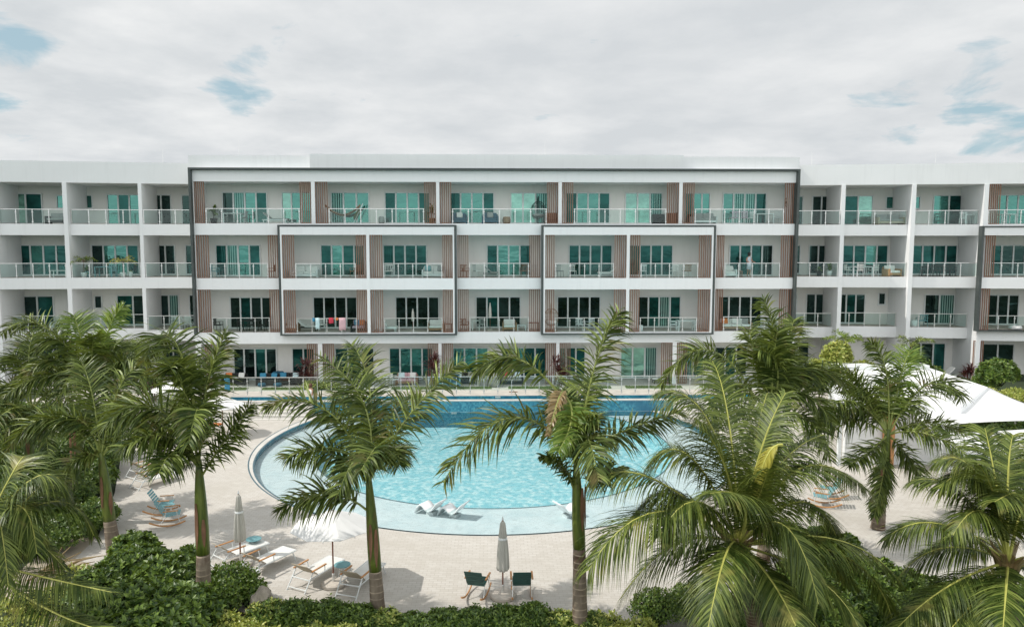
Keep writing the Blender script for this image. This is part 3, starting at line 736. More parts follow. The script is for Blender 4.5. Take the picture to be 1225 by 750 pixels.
palm('shorter royal palm with bare grey trunk between the dark shrub and the rocking chairs', (137, 662), (121, 548),
     [((92, 500), (45, 520), -.5), ((60, 500), (5, 545), -1.0), ((140, 470), (165, 440), .8), ((110, 470), (95, 430), 1.2), ((95, 548), (58, 588), -1.2, .8), ((155, 520), (195, 530), .4), ((128, 500), (142, 470), 1.9)],
     shaft_px=(131, 622), tw=.25, nrand=1, seed=13)
palm('tall royal palm whose crown rises against the left wing, partly pale green', (78, 640), (112, 470),
     [((128, 400), (147, 367), .6, 'bright'), ((96, 402), (88, 377), .8, 'bright'), ((55, 392), (2, 400), .2), ((75, 410), (42, 420), -.5), ((60, 430), (20, 475), -1), ((150, 430), (172, 470), -.4), ((135, 420), (138, 410), 1.5), ((95, 440), (60, 505), -1.6), ((128, 440), (126, 400), 2.2), ((135, 460), (156, 500), -1.4), ((110, 430), (112, 402), -.8)],
     Y=27.5, shaft_px=(84, 575), tw=.22, nrand=2, seed=17)
palm('royal palm at the left picture edge whose fronds overlap the left wing balcony', (20, 640), (38, 490),
     [((22, 430), (0, 440), .4), ((10, 460), (-30, 490), -.3), ((60, 440), (82, 432), .5), ((70, 470), (96, 500), -.8), ((35, 420), (45, 400), 1), ((20, 500), (-10, 550), -1.3), ((50, 500), (58, 545), -1.8)],
     Y=29, shaft_px=(34, 560), tw=.22, nrand=3, seed=19)
palm('royal palm before the white pavilion, a frond hanging along its trunk', (1050, 632), (1062, 520),
     [((1060, 445), (1040, 409), .5), ((1078, 450), (1089, 418), 1.0, 'bright'), ((1112, 458), (1150, 476), .2, .95), ((1008, 450), (962, 462), .2, .95), ((1010, 500), (962, 522), -.4, .95), ((1104, 506), (1152, 516), -.3, .8), ((1056, 570), (1046, 618), -.5, (1060, 536), .62),
      ((1086, 545), (1106, 580), -.6, .75), ((1040, 470), (1012, 470), 1.6), ((1082, 480), (1104, 500), 1.8), ((1020, 480), (980, 500), -1.5), ((1060, 470), (1072, 450), 2.4), ((1025, 455), (990, 442), 1.0), ((1040, 540), (1015, 556), -1.4, .7)],
     shaft_px=(1053, 606), tw=.26, nrand=2, seed=23, leafL=.95)
palm('tall royal palm rising straight behind the big coconut palm', (912, 700), (922, 500),
     [((926, 410), (913, 358), .4), ((938, 430), (950, 382), .7), ((846, 418), (790, 462), .2, (905, 478)), ((930, 440), (908, 420), -.6), ((955, 440), (985, 470), .3), ((960, 470), (1000, 515), -.4), ((905, 430), (896, 395), 1.2), ((975, 445), (1015, 470), 1.0), ((935, 450), (945, 420), 1.6), ((880, 460), (850, 500), -.8), ((925, 440), (930, 395), -.3), ((965, 500), (992, 550), -.8)],
     Y=23.5, shaft_px=(917, 610), tw=.23, nrand=2, seed=29)
# ---- coconut palms
palm('big coconut palm with yellow-green arching fronds at the lower right centre', (918, 800), (884, 652),
     [((786, 612), (704, 682), -1.0, 1.35), ((810, 650), (742, 716), .6, 1.1), ((835, 600), (790, 640), -.8, 1.1), ((860, 672), (853, 752), -2.2, 1.0), ((938, 628), (979, 722), -1.4, 1.0, 'coco'), ((1000, 645), (1080, 700), -.3, 1.0), ((920, 690), (952, 748), -1.8, .9), ((976, 690), (1028, 752), -1.0, .95), ((1010, 665), (1068, 742), .4, 1.0), ((960, 650), (1020, 700), .9, 1.0), ((940, 700), (985, 760), -.4, 1.0),
      ((824, 545), (772, 562), .6, .95), ((775, 570), (706, 584), .3, .9), ((850, 508), (790, 468), .7, .95), ((975, 556), (1036, 585), .5, 1.0, (926, 590)), ((916, 549), (903, 606), -.1, .34, (936, 532), 'yel'), ((872, 505), (852, 432), 1.4), ((903, 530), (918, 470), 2.4, .8), ((868, 560), (830, 500), -1.2, 1.0),
      ((910, 540), (940, 470), .8), ((890, 600), (850, 590), -2.6, 1.0), ((930, 560), (985, 520), .9), ((800, 590), (748, 640), .9, .9), ((905, 600), (920, 560), -1.8, .9), ((955, 600), (1000, 640), .6, .9)],
     kind='coco', Y=16.5, tw=.17, leafL=.95, nrand=2, seed=31, group='coconut palms in the front garden', nl=145, flen=4.2)
palm('coconut palm at the right picture edge with fronds reaching over the white deck', (1212, 800), (1206, 672),
     [((1122, 626), (1058, 646), .3, .85), ((1136, 700), (1072, 752), -.8, .95), ((1130, 655), (1075, 690), .8, .95), ((1165, 720), (1130, 760), -1.4, .9), ((1150, 590), (1090, 575), 1.0, .85), ((1204, 700), (1200, 752), -2.2, .85), ((1168, 566), (1118, 553), .5, .8), ((1172, 575), (1124, 584), .1, .8), ((1176, 612), (1140, 640), -.5, .8), ((1206, 570), (1212, 520), .7, .85), ((1190, 570), (1178, 512), 1.0, .85), ((1232, 600), (1262, 640), .2),
      ((1190, 595), (1170, 555), -1.0, .8), ((1240, 690), (1268, 745), -.8), ((1216, 590), (1190, 600), -1.2, .8, (1212, 610)), ((1230, 580), (1245, 540), .5)],
     kind='coco', Y=17, tw=.17, leafL=.9, nrand=2, seed=37, group='coconut palms in the front garden', nl=130, flen=3.6)
palm('coconut palm at the lower left corner, its fronds arching in from the left edge', (-60, 800), (-36, 668),
     [((18, 604), (44, 662), -.4, .8), ((40, 572), (86, 598), .4, .85), ((60, 600), (112, 640), .9, .9), ((10, 575), (30, 545), 1.0, .85), ((52, 690), (134, 708), -.6, .75), ((60, 730), (140, 756), -1.2, .8), ((-10, 600), (10, 700), -1.0, .8), ((30, 600), (60, 570), 1.4, .8), ((20, 640), (78, 680), .2, .8)],
     kind='coco', Y=17, tw=.17, leafL=.85, nrand=0, seed=41, group='coconut palms in the front garden', nl=105)
# ---- bushes
def leaf_cloud(mb, c, rad, n, size, rnd, mat, ros=0, flat=.0, up=.45):
    mb.mat(mat); c = Vector(c)
    for _ in range(n):
        v = rndv(rnd)
        if v.z < -.35: v.z = -v.z*.5
        f = rnd.uniform(.62, 1.02)**.7 * (1+.10*math.sin(v.x*7+c.x*3)*math.cos(v.y*6+c.y))
        p = c + Vector((v.x*rad[0]*f, v.y*rad[1]*f, v.z*rad[2]*f))
        k = ros if ros else 1
        out = (v + Vector((0, 0, up))).normalized()
        A = out.cross(Vector((.3, .2, 1))).normalized(); Bv = out.cross(A)
        ph = rnd.uniform(0, 6.3)
        for j in range(k):
            if ros:
                a = ph+6.283*j/k; d = (A*math.cos(a)+Bv*math.sin(a)+out*rnd.uniform(.25, .9)).normalized()
            else: d = (out*.7+rndv(rnd)).normalized()
            s = size*rnd.uniform(.65, 1.2); wv = d.cross(out+rndv(rnd)*.5)
            if wv.length < .05: continue
            wv = wv.normalized()*s*(.24 if ros else .32); nn = wv.cross(d).normalized()*s*.07
            n0 = mb.pts([p, p+d*s*.5+wv+nn, p+d*s, p+d*s*.5-wv+nn]); mb.face([n0, n0+1, n0+2]); mb.face([n0, n0+2, n0+3])
def bush(name, label, cat, lobes, leaf, size, dens, ros=0, group=None, seed=0, core=True, kind=None):
    rnd = random.Random(seed+len(lobes)*7)
    o_ = lobes[0][0]; o_ = (o_[0], o_[1], ZL)
    root = empty(name, o_, label, cat, group)
    mb = MB(); cm = MB().mat(M['core'])
    for c, r in lobes:
        area = r[0]*r[1]+r[0]*r[2]+r[1]*r[2]
        leaf_cloud(mb, c, r, int(dens*area), size, rnd, leaf, ros)
        # twiggy inside
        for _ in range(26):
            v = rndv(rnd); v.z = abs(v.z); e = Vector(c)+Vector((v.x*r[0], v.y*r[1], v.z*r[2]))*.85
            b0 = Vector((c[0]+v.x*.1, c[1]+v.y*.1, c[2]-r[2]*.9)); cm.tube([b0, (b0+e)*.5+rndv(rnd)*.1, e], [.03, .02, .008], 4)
        n0 = len(cm.v)  # solid dark core added so gaps between leaves look shaded
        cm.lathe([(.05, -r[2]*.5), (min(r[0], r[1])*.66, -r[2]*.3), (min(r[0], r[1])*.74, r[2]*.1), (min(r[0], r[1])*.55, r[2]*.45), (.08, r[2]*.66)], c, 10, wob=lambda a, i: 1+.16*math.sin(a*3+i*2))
    if name == 'hedge':
        for c, r in lobes: leaf_cloud(mb, c, (r[0]*1.04, r[1]*1.04, r[2]*1.08), 520, .11, rnd, M['bushy'] if rnd.random() < .5 else M['bushm'], 3)
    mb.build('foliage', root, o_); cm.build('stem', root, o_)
    if kind: root['kind'] = kind
    return root
def gp(px, py, z, h=0):     # centre of a lobe seen at this pixel, at height z
    p = on_z(px, py, z); return (p.x, p.y, z)
lob = [(gp(165, 690, .1), (1.1, 1.1, .85)), (gp(120, 712, 0), (.8, .9, .8)), (gp(200, 700, .2), (1.0, 1.0, .8)), (gp(160, 738, .2), (1.0, .9, .9)), (gp(215, 738, .15), (.95, .9, .85)), (gp(118, 750, .1), (.9, .8, .8)), (gp(160, 660, -.1), (.7, .7, .6)), (gp(225, 678, -.05), (.55, .6, .55)), (gp(185, 770, .2), (1.3, .8, .9))]
bush('glossy_shrub', 'large dark glossy-leaved shrub between the two left royal palm trunks', 'shrub', lob, M['bushd'], .19, 420, 6, seed=1)
bush('clipped_shrub', 'rounded mid-green shrub right of the palm trunk, beside the closed left umbrella', 'shrub', [(gp(276, 700, -.2), (.85, .7, .62)), (gp(262, 718, -.2), (.6, .6, .6)), (gp(298, 708, -.35), (.5, .5, .45))], M['bushm'], .10, 2600, seed=2)
hl = []
rr = random.Random(5)
for i in range(12):
    x = 322+i*35; hl.append((gp(x, 752-(10 if i < 3 else 0)+rr.uniform(-5, 5), -.45), (.62, .55, .50+rr.uniform(-.06, .12))))
bush('hedge', 'low clipped mixed-green hedge along the bottom edge of the paved deck', 'hedge', hl, M['bushd'], .12, 1300, 3, seed=3)
bush('variegated_shrub', 'yellow-green variegated shrub at the foot of the left palm, around the boulder', 'shrub', [(gp(268, 755, -.3), (.6, .5, .5)), (gp(296, 764, -.35), (.6, .4, .45)), (gp(335, 772, -.3), (.6, .4, .45)), (gp(252, 738, -.4), (.4, .3, .35))], M['bushy'], .10, 1900, seed=4)
bush('variegated_shrub', 'small yellow-green shrub at the bottom edge left of the central palm trunk', 'shrub', [(gp(375, 768, -.3), (.6, .4, .45)), (gp(412, 766, -.3), (.5, .35, .42))], M['bushy'], .10, 1700, seed=6)
bush('variegated_shrub', 'pale yellow-green shrub in front of the coconut palm, right of the sweeping royal palm', 'shrub', [(gp(730, 752, -.4), (.5, .4, .4)), (gp(765, 758, -.4), (.6, .4, .4)), (gp(745, 768, -.3), (.8, .3, .4))], M['bushy'], .10, 1500, seed=7)
bush('round_shrub', 'dark round shrub half hidden under the coconut palm fronds', 'shrub', [(gp(785, 728, -.3), (.75, .6, .55)), (gp(825, 720, -.3), (.6, .6, .5))], M['bushm'], .09, 2300, seed=8)
bush('fern_clump', 'mass of dark ferny shrubs filling the bed between the two coconut palms', 'shrub', [(gp(1000, 690, -.1), (1.1, .9, .7)), (gp(1050, 700, -.1), (1.0, .9, .7)), (gp(1095, 712, -.2), (.9, .8, .6)), (gp(960, 700, -.1), (.9, .8, .7)), (gp(1010, 730, 0), (1.2, .8, .7)), (gp(1070, 735, -.2), (.8, .6, .5)), (gp(930, 730, .1), (1.1, .7, .8)), (gp(880, 740, -.2), (.9, .6, .6)), (gp(1160, 722, -.2), (1.0, .8, .6)), (gp(1120, 735, -.2), (1.1, .8, .6)), (gp(1200, 725, -.2), (1.1, .8, .6)), (gp(1180, 750, 0), (1.2, .8, .6))], M['bushd'], .16, 480, 5, seed=9)
bush('rosette_shrub', 'dark spiky rosette shrub at the deck edge below the right rocking chairs', 'shrub', [(gp(985, 650, -.25), (.55, .5, .5)), (gp(1012, 655, -.3), (.4, .4, .4)), (gp(962, 655, -.3), (.4, .4, .4))], M['bushd'], .26, 160, 8, seed=10)
LG = [(gp(60, 600, 0), (1.6, 1.4, 1.1)), (gp(20, 590, 0), (1.6, 1.4, 1.1)), (gp(100, 575, -.1), (1.2, 1.6, .8)), (gp(55, 555, .2), (1.6, 1.6, 1.2)), (gp(0, 560, .3), (2, 1.8, 1.4)), (gp(110, 545, .1), (1.3, 1.5, .9)), (gp(85, 520, .5), (2.2, 1.8, 1.5)), (gp(20, 520, .5), (2.4, 2, 1.6)), (gp(112, 618, -.2), (.8, .9, .6)), (gp(60, 640, -.2), (1.2, .9, .6)), (gp(-10, 640, -.1), (1.4, .9, .8))]
bush('garden_thicket', 'dense mixed thicket under the left palms reaching the left picture edge', 'shrub', LG, M['bushm'], .17, 360, 4, seed=11)
bush('garden_thicket', 'sparse yellow-green scrub on the sandy patch in the lower left corner', 'shrub', [(gp(70, 715, -.5), (.7, .6, .4)), (gp(30, 725, -.5), (.8, .6, .4)), (gp(90, 690, -.5), (.6, .5, .35)), (gp(20, 760, -.3), (1.2, .6, .5)), (gp(100, 735, -.45), (.5, .5, .4))], M['bushy'], .10, 800, seed=12, kind='stuff')
pth = [on_z(x, y, ZL) for x, y in ((20, 770), (0, 700), (50, 660), (92, 640), (118, 642), (150, 690), (110, 700), (90, 770))]
tag(MB().mat(M['sandpath']).poly([(p.x, p.y, ZL-.02) for p in pth][::-1]).build('sandy_path'), kind='structure')
# dead branches and a boulder
rk = bmesh.new(); bmesh.ops.create_icosphere(rk, subdivisions=3, radius=1)
for v in rk.verts:
    q = v.co.copy(); f = 1+.14*math.sin(q.x*5+1)*math.cos(q.y*4)+.08*math.sin(q.z*9+q.x*3); v.co = Vector((q.x*.36*f, q.y*.3*f, q.z*.42*f + (.05*q.x)))
me = bpy.data.meshes.new('boulder'); rk.to_mesh(me); me.materials.append(M['rock']); bo = bpy.data.objects.new('boulder', me); COL.objects.link(bo)
p = on_z(313, 720, -.05); bo.location = p; bo.scale = (.85, .85, 1.0); tag(bo, 'pale rounded boulder among the yellow-green shrubs', 'boulder')
mb = MB().mat(M['dryf']); b0 = on_z(60, 690, ZL)
for i in range(14):
    a = rr.uniform(-.6, 1.3); L = rr.uniform(.6, 1.5); s0 = b0+Vector((rr.uniform(-.5, .4), rr.uniform(-.4, .4), .05))
    mb.tube([s0, s0+Vector((math.cos(a)*L*.5, .1, L*.25)), s0+Vector((math.cos(a)*L, .2, L*(.35+.3*math.sin(a))))], [.04, .03, .01], 5)
tag(mb.build('dead_branches', None, tuple(b0)), 'pile of dry brown palm branches on the sandy patch', 'branches')
bed = [on_z(x, y, ZL) for x, y in ((150, 692), (240, 717), (330, 747), (480, 767), (720, 777), (740, 840), (100, 840), (100, 720))]
tag(MB().mat(M['soil']).poly([(p.x, p.y, ZL-.012) for p in bed][::-1]).build('soil'), kind='structure')
# ---- planting close to the building
def spiky(label, px, py, zg, h, mat, n=46, name='cordyline', cat='plant', Y=None, sp=1.0, group=None, wid=.07):
    rnd = random.Random(int(px*7)); base = on_z(px, py, zg) if Y is None else on_y(px, py, Y)
    base.z = zg; o_ = tuple(base)
    root = empty(name, base, label, cat, group)
    st = MB().mat(M['cbark'])
    lf = MB().mat(mat)
    heads = [(rnd.uniform(-.4, .4)*sp, rnd.uniform(-.3, .3)*sp, h*rnd.uniform(.35, .8)) for _ in range(6)]
    for hx, hy, hz in heads:
        tp = base+Vector((hx, hy, hz)); st.tube([base+Vector((hx*.3, hy*.3, 0)), tp], [.04, .02], 6)
        for i in range(n//2):
            a = rnd.uniform(0, 6.3); el = rnd.uniform(-.1, 1.3); L = h*.42*rnd.uniform(.7, 1.1)
            d = Vector((math.cos(a)*math.cos(el), math.sin(a)*math.cos(el), math.sin(el))); wv = d.cross(Vector((0, 0, 1))).normalized()*wid*.5
            m_ = tp+d*L*.55; e = tp+d*L*.95-Vector((0, 0, L*.22))
            n0 = lf.pts([tp-wv*.4, tp+wv*.4, m_+wv, m_-wv, e]); lf.face([n0, n0+1, n0+2, n0+3]); lf.face([n0+3, n0+2, n0+4])
    st.build('stem', root, o_); lf.build('foliage', root, o_); return root
CG = 'maroon cordylines beside the building'
spiky('maroon spiky cordyline by the ground-floor pier left of the first central bay', 366, 458, 0, 2.3, M['cord'], Y=50.6, group=CG, n=60)
spiky('maroon spiky cordyline by the ground-floor pier second from the left', 519, 458, 0, 2.6, M['cord'], Y=50.6, group=CG, n=60)
spiky('maroon spiky cordyline behind the fence just left of the sweeping royal palm', 669, 458, 0, 2.4, M['cord'], Y=50.6, group=CG, n=60)
spiky('maroon spiky cordyline by the right wing wall beside the leafy pale shrub', 1158, 460, 0, 2.1, M['cord'], Y=48.6, group=CG, n=60)
spiky('small maroon cordyline on the white curved garden wall', 185, 470, .3, 1.5, M['cord'], Y=45, group=CG, n=60)
def small_palm(label, px, Y, zg, topy, n=12, sp=1.5, mat='royal', seed=0, stems=1, leafL=.38):
    rnd = random.Random(seed+int(px)); base = on_y(px, 400, Y); base.z = zg; top = on_y(px, topy, Y).z
    root = empty('small_palm', base, label, 'palm', 'small palms beside the building'); o_ = tuple(base)
    for s_ in range(stems):
        ox = rnd.uniform(-.7, .7) if stems > 1 else 0; hh = (top-zg)*(.62 if s_ == 0 else rnd.uniform(.35, .6))
        c_ = base+Vector((ox, 0, hh)); MB().mat(M['cbark']).tube([base+Vector((ox*.5, 0, 0)), c_], [.10, .06], 8).build('trunk', root, o_, smooth=True)
        for i in range(n):
            a = i*2.4+rnd.uniform(-.2, .2); el = rnd.uniform(.3, 1.35); L = sp*rnd.uniform(.8, 1.1); h = Vector((math.cos(a), math.sin(a), 0))
            frond_mesh((c_, c_+h*L*.5*math.cos(el)+Vector((0, 0, L*.75*math.sin(el))), c_+h*L*math.cos(el*.7)+Vector((0, 0, L*(.75*math.sin(el)-.25)))), o_, leafL, 22, rnd, M[mat], M['rach'], 'royal', r0=.025, parent=root, wid=.06)
small_palm('dark bushy palm clump against the left wing behind the front palms', 175, 50, .2, 398, 13, 2.0, 'royal', 1, 3, .5)
small_palm('young palm with upright fronds at the second pier of the right wing', 1012, 50, 0, 378, 9, 1.7, 'bright', 2)
small_palm('young palm with four stiff fronds before the tall pier of the right wing', 1091, 50, 0, 386, 8, 1.6, 'royal', 3)
bush('leafy_shrub', 'pale yellow-green leafy shrub beside the entry at the right wing', 'shrub', [((on_y(985, 430, 49).x, 49, 1.0), (1.3, .9, 1.2)), ((on_y(1002, 420, 49.4).x, 49.4, 2.2), (1.0, .8, 1.2)), ((on_y(1030, 440, 49).x, 49, .9), (1.3, .8, 1.1))], M['bushy'], .26, 200, 4, seed=13)
bush('leafy_shrub', 'leafy shrub in front of the tall pier right of the white pavilion roof', 'shrub', [((on_y(1098, 430, 49).x, 49, 1.4), (.9, .7, 1.0)), ((on_y(1115, 440, 49).x, 49, 1.0), (.8, .6, .7))], M['bushm'], .24, 200, 4, seed=14)
bush('leafy_shrub', 'light green rounded shrub at the right picture edge above the concrete wall', 'shrub', [((on_y(1194, 445, 46).x, 46, 1.6), (1.3, .9, 1.0)), ((on_y(1180, 450, 46.3).x, 46.3, 1.0), (.8, .7, .8))], M['bushm'], .22, 300, 4, seed=15)
bush('ground_cover', 'bright low ground cover on top of the grey concrete planter wall', 'plants', [((on_y(x, 460, 42.5).x, 42.5+dy, .7), (.9, .7, .35)) for x, dy in ((1158, 2.5), (1172, 1.5), (1190, .4), (1208, .2), (1228, 0), (1205, 2), (1240, 1.5))], M['bushy'], .12, 900, seed=16)
bush('low_shrub', 'yellow-green low shrub behind the fence near the woman in the pool', 'shrub', [((on_y(376, 460, 50.2).x, 50.2, .25), (.9, .35, .4)), ((on_y(395, 460, 50.2).x, 50.2, .2), (.7, .35, .3))], M['bushy'], .12, 900, seed=17)
bush('low_shrub', 'yellow-green low shrub behind the fence near the right end pier', 'shrub', [((on_y(938, 458, 50.2).x, 50.2, .3), (1.0, .4, .4)), ((on_y(958, 458, 50.2).x, 50.2, .3), (.8, .4, .4))], M['bushy'], .12, 800, seed=18)
# concrete planter wall on the right
w0 = on_y(1182, 480, 41.5); w1 = on_y(1300, 480, 38.5)
tag(MB().mat(M['conc']).prism([(w0.x, w0.y), (w1.x, w1.y), (w1.x+2, w1.y+4), (w0.x, w0.y+5)], ZL, .55).build('planter_wall', None, (w0.x, w0.y, ZL)), 'rough grey concrete planter wall at the right edge behind the sail canopy', 'wall')
# ================================================================== FURNITURE
def frame_pt(F, k, px, w, z=None):
    """floor point on storey k under pixel column px, w metres in front of the facade plane"""
    u = F.u(px, w); return Vector(F((u, w, (ZF[k] if z is None else z)+.02)))
def rotz(F): return math.atan2(F.d.y, F.d.x)+(math.pi if F is LW else 0)
def Rt(o_, rz): o_.rotation_euler = (0, 0, rz); return o_
LEGS = ((-1, -1), (1, -1), (-1, 1), (1, 1))
def chair(label, loc, rz, m, mc=None, name='chair', s=1.0, group=None, arms=False, w=.50):
    mc = mc or m
    r = empty(name, loc, label, 'chair', group, rz)
    h = w/2
    part(MB().mat(mc).box((-h, -.25, .42), (h, .25, .47)), 'seat', r, bevel=.012)
    mb = MB().mat(mc)
    for i in range(5): mb.box((-h+.03+i*(w-.1)/4, .235, .47), (-h+.07+i*(w-.1)/4, .262, .86))
    mb.box((-h, .23, .84), (h, .27, .90)); part(mb, 'backrest', r)
    for sx, sy in LEGS: part(MB().mat(m).tube([((h-.03)*sx, .22*sy, .42), ((h-.01)*sx, .25*sy, 0)], .018, 6), 'leg', r)
    if arms:
        for sx in (-1, 1): part(MB().mat(m).box((sx*h-.025, -.25, .64), (sx*h+.025, .25, .67)).box((sx*h-.018, -.24, .44), (sx*h+.018, -.2, .64)), 'armrest', r)
    return r
def table(label, loc, rz, m, a=1.2, b_=.8, h=.74, group=None, name='table', cat='table'):
    r = empty(name, loc, label, cat, group, rz)
    part(MB().mat(m).box((-a/2, -b_/2, h-.045), (a/2, b_/2, h)), 'tabletop', r, bevel=.008)
    for sx, sy in LEGS: part(MB().mat(m).box((sx*(a/2-.05)-.03, sy*(b_/2-.05)-.03, 0), (sx*(a/2-.05)+.03, sy*(b_/2-.05)+.03, h-.046)), 'leg', r)
    return r
def sofa(label, loc, rz, mf, mcush, w=1.7, n=2, cush=None, group=None, name='sofa', cat='sofa'):
    r = empty(name, loc, label, cat, group, rz)
    fr = MB().mat(mf).box((-w/2, -.38, .10), (w/2, .38, .26)).box((-w/2, .32, .26), (w/2, .38, .70))
    for sx in (-1, 1): fr.box((sx*w/2-.05, -.38, .0), (sx*w/2+.05, .38, .56))
    part(fr, 'frame', r, bevel=.015)
    for i in range(n):
        x0 = -w/2+.06+i*(w-.12)/n; x1 = x0+(w-.12)/n-.02
        part(MB().mat(mcush).box((x0, -.36, .262), (x1, .24, .42)), 'seat_cushion', r, bevel=.04)
        part(MB().mat(mcush).box((x0, .17, .40), (x1, .31, .80)), 'back_cushion', r, bevel=.04)
    for i, cm in enumerate(cush or []):
        q = part(MB().mat(cm).box((-.22, -.06, -.2), (.22, .06, .2)), 'pillow', r, bevel=.05)
        q.location = (-w/2+.35+i*(w-.7)/max(1, len(cush)-1) if len(cush) > 1 else 0, .08, .64); q.rotation_euler = (R_(-18), 0, R_(8-16*i))
    return r
def daybed(label, loc, rz, mf, mcush, L=1.9, w=.68, back=38, group=None, name='sun_lounger', cat='lounger'):
    r = empty(name, loc, label, cat, group, rz)
    fr = MB().mat(mf).box((-L/2, -w/2, .24), (L/2, -w/2+.05, .30)).box((-L/2, w/2-.05, .24), (L/2, w/2, .30)).box((-L/2, -w/2, .241), (-L/2+.05, w/2, .299))
    part(fr, 'frame', r)
    for sx, sy in LEGS: part(MB().mat(mf).box((sx*(L/2-.12)-.025, sy*(w/2-.03)-.025, 0), (sx*(L/2-.12)+.025, sy*(w/2-.03)+.025, .24)), 'leg', r)
    part(MB().mat(mcush).box((-L/2+.62, -w/2+.04, .30), (L/2, w/2-.04, .38)), 'mattress', r, bevel=.02)
    a = R_(back); c_, s_ = math.cos(a), math.sin(a); x0 = -L/2+.62
    P = [(x0, .30), (x0, .38), (x0-.68*c_, .38+.68*s_), (x0-.68*c_-.05*s_, .30+.68*s_)]
    mb = MB().mat(mcush); n0 = mb.pts([(x, -w/2+.04, z) for x, z in P]+[(x, w/2-.04, z) for x, z in P])
    for q in ((0, 1, 2, 3), (7, 6, 5, 4), (0, 4, 5, 1), (1, 5, 6, 2), (2, 6, 7, 3), (3, 7, 4, 0)): mb.face([n0+i for i in q])
    part(mb, 'backrest', r, bevel=.015)
    return r
def pouf(label, loc, m, r0=.26, h=.5, cat='stool', name='round_stool'):
    mb = MB().mat(m).lathe([(r0*.78, 0), (r0, h*.25), (r0*1.03, h*.6), (r0*.86, h*.96), (r0*.5, h)], (0, 0, 0), 18)
    o = mb.build(name, None, (0, 0, 0), smooth=True); o.location = loc; return tag(o, label, cat)
def pot_plant(label, loc, mp, ml, h=1.2, pr=.22, leafs=26, name='potted_plant', L=.5, group=None, wid=.06, arch=False):
    rnd = random.Random(int(loc[0]*50)); r = empty(name, loc, label, 'potted plant', group)
    part(MB().mat(mp).lathe([(pr*.7, 0), (pr, .38), (pr*1.04, .4), (pr*.9, .4), (pr*.88, .34)], (0, 0, 0), 14), 'pot', r, smooth=True)
    st = MB().mat(M['cbark']).tube([(0, 0, .3), (.02, 0, h*.62)], [.03, .02], 6); part(st, 'stem', r)
    lf = MB().mat(ml)
    for i in range(leafs):
        a = rnd.uniform(0, 6.3); el = rnd.uniform(0, 1.3); d = Vector((math.cos(a)*math.cos(el), math.sin(a)*math.cos(el), math.sin(el)))
        p0 = Vector((0, 0, h*rnd.uniform(.35, .66))); wv = d.cross(Vector((0, 0, 1))).normalized()*wid
        m_ = p0+d*L*.6; e = p0+d*L-Vector((0, 0, L*.3)); n0 = lf.pts([p0-wv*.2, p0+wv*.2, m_+wv, m_-wv, e]); lf.face([n0, n0+1, n0+2, n0+3]); lf.face([n0+3, n0+2, n0+4])
    part(lf, 'foliage', r); return r
def potted_palm(label, loc, h=1.6, sp=1.0, mat='bright', pot='shell'):
    rnd = random.Random(int(loc[0]*30)); r = empty('potted_palm', loc, label, 'potted plant', 'potted palms on the left wing balcony')
    part(MB().mat(M[pot]).lathe([(.15, 0), (.21, .32), (.22, .34), (.18, .34), (.17, .28)], (0, 0, 0), 14), 'pot', r, smooth=True)
    part(MB().mat(M['cbark']).tube([(0, 0, .25), (.02, 0, h*.55)], [.05, .035], 7), 'trunk', r)
    for i in range(9):
        a = i*2.4; el = rnd.uniform(.2, 1.2); hh = Vector((math.cos(a), math.sin(a), 0)); c_ = Vector((0, 0, h*.55))
        frond_mesh((c_, c_+hh*sp*.5*math.cos(el)+Vector((0, 0, sp*.7*math.sin(el))), c_+hh*sp*math.cos(el*.7)+Vector((0, 0, sp*(.7*math.sin(el)-.35)))), (0, 0, 0), .26, 16, rnd, M[mat], M['wood'], 'royal', r0=.014, parent=r, wid=.045)
    return r
def hanging_chair(label, loc, m, mc, rz=0):
    r = empty('hanging_chair', loc, label, 'hanging chair', 'hanging egg chairs on the balconies', rz)
    mb = MB().mat(m); zc_ = 1.0
    for i in range(12):     # meridian canes of the open egg
        a = math.pi*(i/11)*1.15-.25
        P = []
        for j in range(9):
            t_ = math.pi*j/8; rr_ = .50*math.sin(t_)**.8; P.append((math.cos(a)*rr_, math.sin(a)*rr_*.85, zc_-.62*math.cos(t_)))
        mb.tube(P, .013, 5)
    for zz in (-.3, 0, .3):
        rr_ = .5*math.sin(math.acos(max(-1, min(1, -zz/.62))))**.8
        mb.tube([(math.cos(-.25+math.pi*1.15*j/10)*rr_, math.sin(-.25+math.pi*1.15*j/10)*rr_*.85, zc_+zz) for j in range(11)], .013, 5)
    part(mb, 'basket', r)
    part(MB().mat(mc).lathe([(.30, .52), (.40, .60), (.40, .70), (.25, .74)], (0, .05, 0), 14), 'seat_cushion', r, smooth=True)
    part(MB().mat(m).lathe([(.45, 0), (.45, .04), (.1, .06)], (0, 0, 0), 18), 'base', r)
    part(MB().mat(m).tube([(0, .42, .04), (0, .62, 1.0), (0, .5, 1.8), (0, .2, 2.0), (0, 0, 1.9), (0, 0, 1.62)], .025, 7), 'stand', r)
    return r
def P4(px, w=-1.0): return frame_pt(CEN, 4, px, w)
G4 = None
